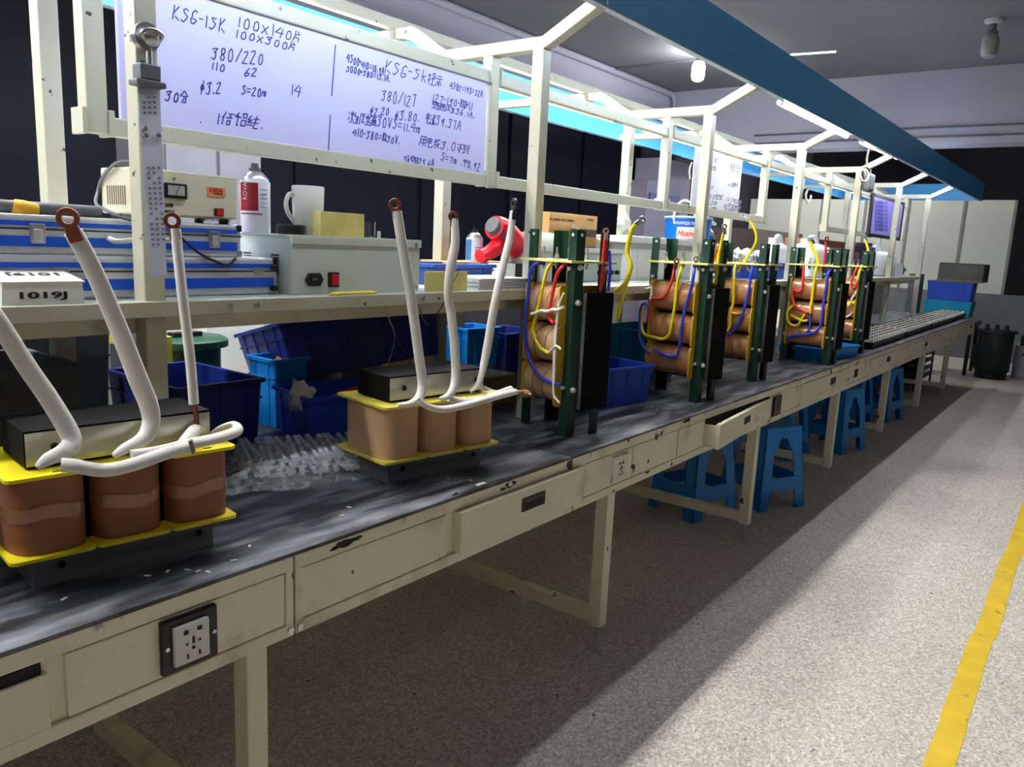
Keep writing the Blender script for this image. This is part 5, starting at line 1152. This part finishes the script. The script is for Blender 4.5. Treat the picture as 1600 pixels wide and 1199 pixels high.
# S hook, twine
tag(obj('s_hook', MB().tube(PY([(1262, 296, 1.64), (1259, 304, 1.64), (1260, 312, 1.64), (1263, 317, 1.64), (1266, 312, 1.64), (1267, 305, 1.64)]), 0.012, n=8), M_WHITE, smooth=True), 'white hook hanging below the far canopy sheet', 'hook')
tag(obj('twine', MB().tube(PY([(1081, 254, 1.64), (1077, 266, 1.64), (1078, 280, 1.64)]), 0.006, n=6), M_WWHITE, smooth=True), 'short white twine hanging from the far canopy sheet', 'twine')
# cable tangle and adapter
t = thing('hanging_cable', (6.2, 0.35, 1.97), 'tangled black and white cable hung on a post with a black adapter', 'cable')
obj('cable', MB().tube(PY([(1359, 229, 0.20), (1355, 245, 0.25), (1354, 258, 0.33), (1350, 265, 0.35), (1345, 272, 0.35), (1339, 281, 0.36)]), 0.006, n=8), M_WWHITE, t, world=True, smooth=True)
for k in range(3):
    obj('cable_loop', MB().tube(PY([(1352+4*math.cos(a)*(1+0.4*k)-3*k+4, 268+9*math.sin(a)+3*k, 0.345-0.01*k) for a in [i*math.pi/5+k for i in range(10)]]), 0.006, n=8, closed=True), M_WWHITE if k != 1 else M_BLACK, t, world=True, smooth=True)
p = at(1357, 284, y=0.35)
obj('adapter', MB().box(p.x-0.08, p.x+0.08, 0.32, 0.376, p.z-0.075, p.z+0.06), M_GREYPL, t, world=True, bevel=0.02)
# crates at the bench end
tb = thing('crate_stand', (11.25, 0.4, 0), 'dark stand behind the bench end carrying stacked blue crates', 'stand')
obj('stand_top', MB().box(10.95, 11.6, 0.06, 0.72, 0.60, 0.66), M_BLACK, tb, world=True)
for xx in (10.97, 11.54):
    for yy in (0.08, 0.66): obj('leg', MB().box(xx, xx+0.04, yy, yy+0.04, 0, 0.60), M_BLACK, tb, world=True)
bin_('teal crate at the bottom of the stack beyond the bench end', 11.25, 0.40, 0.66, 0, 0.42, 0.52, 0.235, mat('cyan_plastic', (24, 156, 196), 0.4), ribs=3, name='plastic_crate', cat='crate')
bin_('blue crate on top of the teal crate beyond the bench end', 11.25, 0.40, 0.8952, 0, 0.42, 0.50, 0.235, M_BIN, ribs=3, name='plastic_crate', cat='crate')
t = thing('wrapped_box', (11.25, 0.36, 1.131), 'dark box wrapped in shiny film on top of the stacked crates', 'box')
obj('box_body', MB().box(11.03, 11.5, 0.05, 0.55, 1.131, 1.36), mat('shiny_dark_film', (84, 84, 78), 0.15, var=0.25, scale=5, bump=0.9, bscale=9, coat=0.6), t, world=True, bevel=0.015)
obj('tape_strip', MB().box(11.028, 11.05, 0.06, 0.56, 1.131, 1.15), mat('olive_tape', (120, 112, 50), 0.5), t, world=True)
tag(obj('grey_panel', MB().box(10.98, 11.3, 0.74, 0.86, 0, 1.20), mat('slate_panel', (88, 92, 96), 0.6)), 'upright slate grey panel left of the stacked crates', 'panel')
tag(obj('machine_cabinet', MB().box(9.4, 10.2, 0.95, 1.4, 0.742, 1.17), mat('dirty_machine', (120, 116, 108), 0.7, var=0.2, scale=6)), 'grimy grey machine cabinet under the end of the shelf', 'cabinet')
# oil drum transformer, white cabinet, rack
t = thing('drum_transformer', (11.05, -0.17, 0), 'dark drum shaped transformer on the floor beyond the bench end', 'transformer')
obj('drum_body', MB().lathe([(0.001, 0), (0.17, 0), (0.17, 0.08), (0.19, 0.10), (0.19, 0.56), (0.001, 0.56)], (11.05, -0.17, 0), n=32), mat('near_black_green', (18, 22, 24), 0.5), t, world=True, smooth=True)
obj('drum_lid', MB().lathe([(0.001, 0.56), (0.22, 0.56), (0.22, 0.585), (0.001, 0.59)], (11.05, -0.17, 0), n=32), MATS['near_black_green'], t, world=True, smooth=True)
for dy in (-0.1, 0.0, 0.1): obj('bushing', MB().cyl((11.0, -0.17+dy, 0.585), (11.0, -0.17+dy, 0.655), 0.028, 0.02, n=14), MATS['near_black_green'], t, world=True, smooth=True)
obj('side_tank', MB().box(10.95, 11.15, -0.01, 0.05, 0.12, 0.40), MATS['near_black_green'], t, world=True)
t = thing('low_cabinet', (11.6, -0.65, 0), 'low pale cabinet at the right edge beside the dark drum transformer', 'cabinet')
obj('cabinet_body', MB().box(11.35, 11.9, -1.1, -0.36, 0, 0.40), mat('pale_lilac_enamel', (150, 150, 164), 0.5), t, world=True, bevel=0.004)
obj('cabinet_handle', MB().box(11.34, 11.352, -0.50, -0.44, 0.28, 0.31), M_BLACK, t, world=True)
tag(obj('tool_case', MB().box(11.4, 11.8, -1.0, -0.4, 0.40, 0.52), M_BLACK, bevel=0.01), 'black case lying on the low pale cabinet', 'case')
t = thing('wire_rack', (9.5, 0.55, 0), 'dark wire rack of trays under the far end of the bench', 'rack')
for xx in (9.05, 9.95):
    for yy in (0.30, 0.90): obj('rack_post', MB().box(xx, xx+0.02, yy, yy+0.02, 0.0, 0.5), M_BLACK, t, world=True)
for k in range(5): obj('rack_tray', MB().box(9.05, 9.97, 0.30, 0.92, 0.10+k*0.085, 0.112+k*0.085).box(9.05, 9.97, 0.30, 0.305, 0.112+k*0.085, 0.15+k*0.085), M_GREYPL, t, world=True)
tag(obj('white_box', MB().box(7.05, 7.35, 0.75, 1.0, 0, 0.30), M_WALLB), 'small white box on the floor under the bench beside the far stools', 'box')
# litter
for (u, v), lab, s in (((1105, 805), 'crumpled white paper on the floor by the third bench leg', (0.03, 0.018, 0.016)), ((1046, 772), 'small white scrap on the floor behind the third leg brace', (0.012, 0.01, 0.01))):
    p = at(u, v, z=0.012); crumple('paper_scrap', (p.x, p.y, 0.0128), s, MATS['white_card'], lab, 'scrap', int(u))
sc = []
for i, (u, v) in enumerate(((752, 757), (700, 746), (735, 750), (262, 892), (293, 890), (310, 892), (325, 893), (365, 875), (390, 853), (230, 899), (100, 935), (545, 792), (535, 805), (1018, 636), (1052, 632), (1026, 640), (1148, 568), (1134, 582))):
    p = at(u, v, z=0.752); s = (0.009 if u == 752 else 0.0035)
    b = MB().box(-s*1.6, s*1.6, -s*0.7, s*0.7, 0, s*0.4, M=Matrix.Translation((p.x, p.y, 0.7503)) @ Matrix.Rotation(i*1.3, 4, 'Z'))
    tag(obj('wire_offcut', b, M_WWHITE), 'tiny white offcut scattered on the black rubber mat' if u != 752 else 'white wire offcut on the mat beside the tan transformer', 'offcut', 'offcuts scattered on the mat' if u != 752 else None)
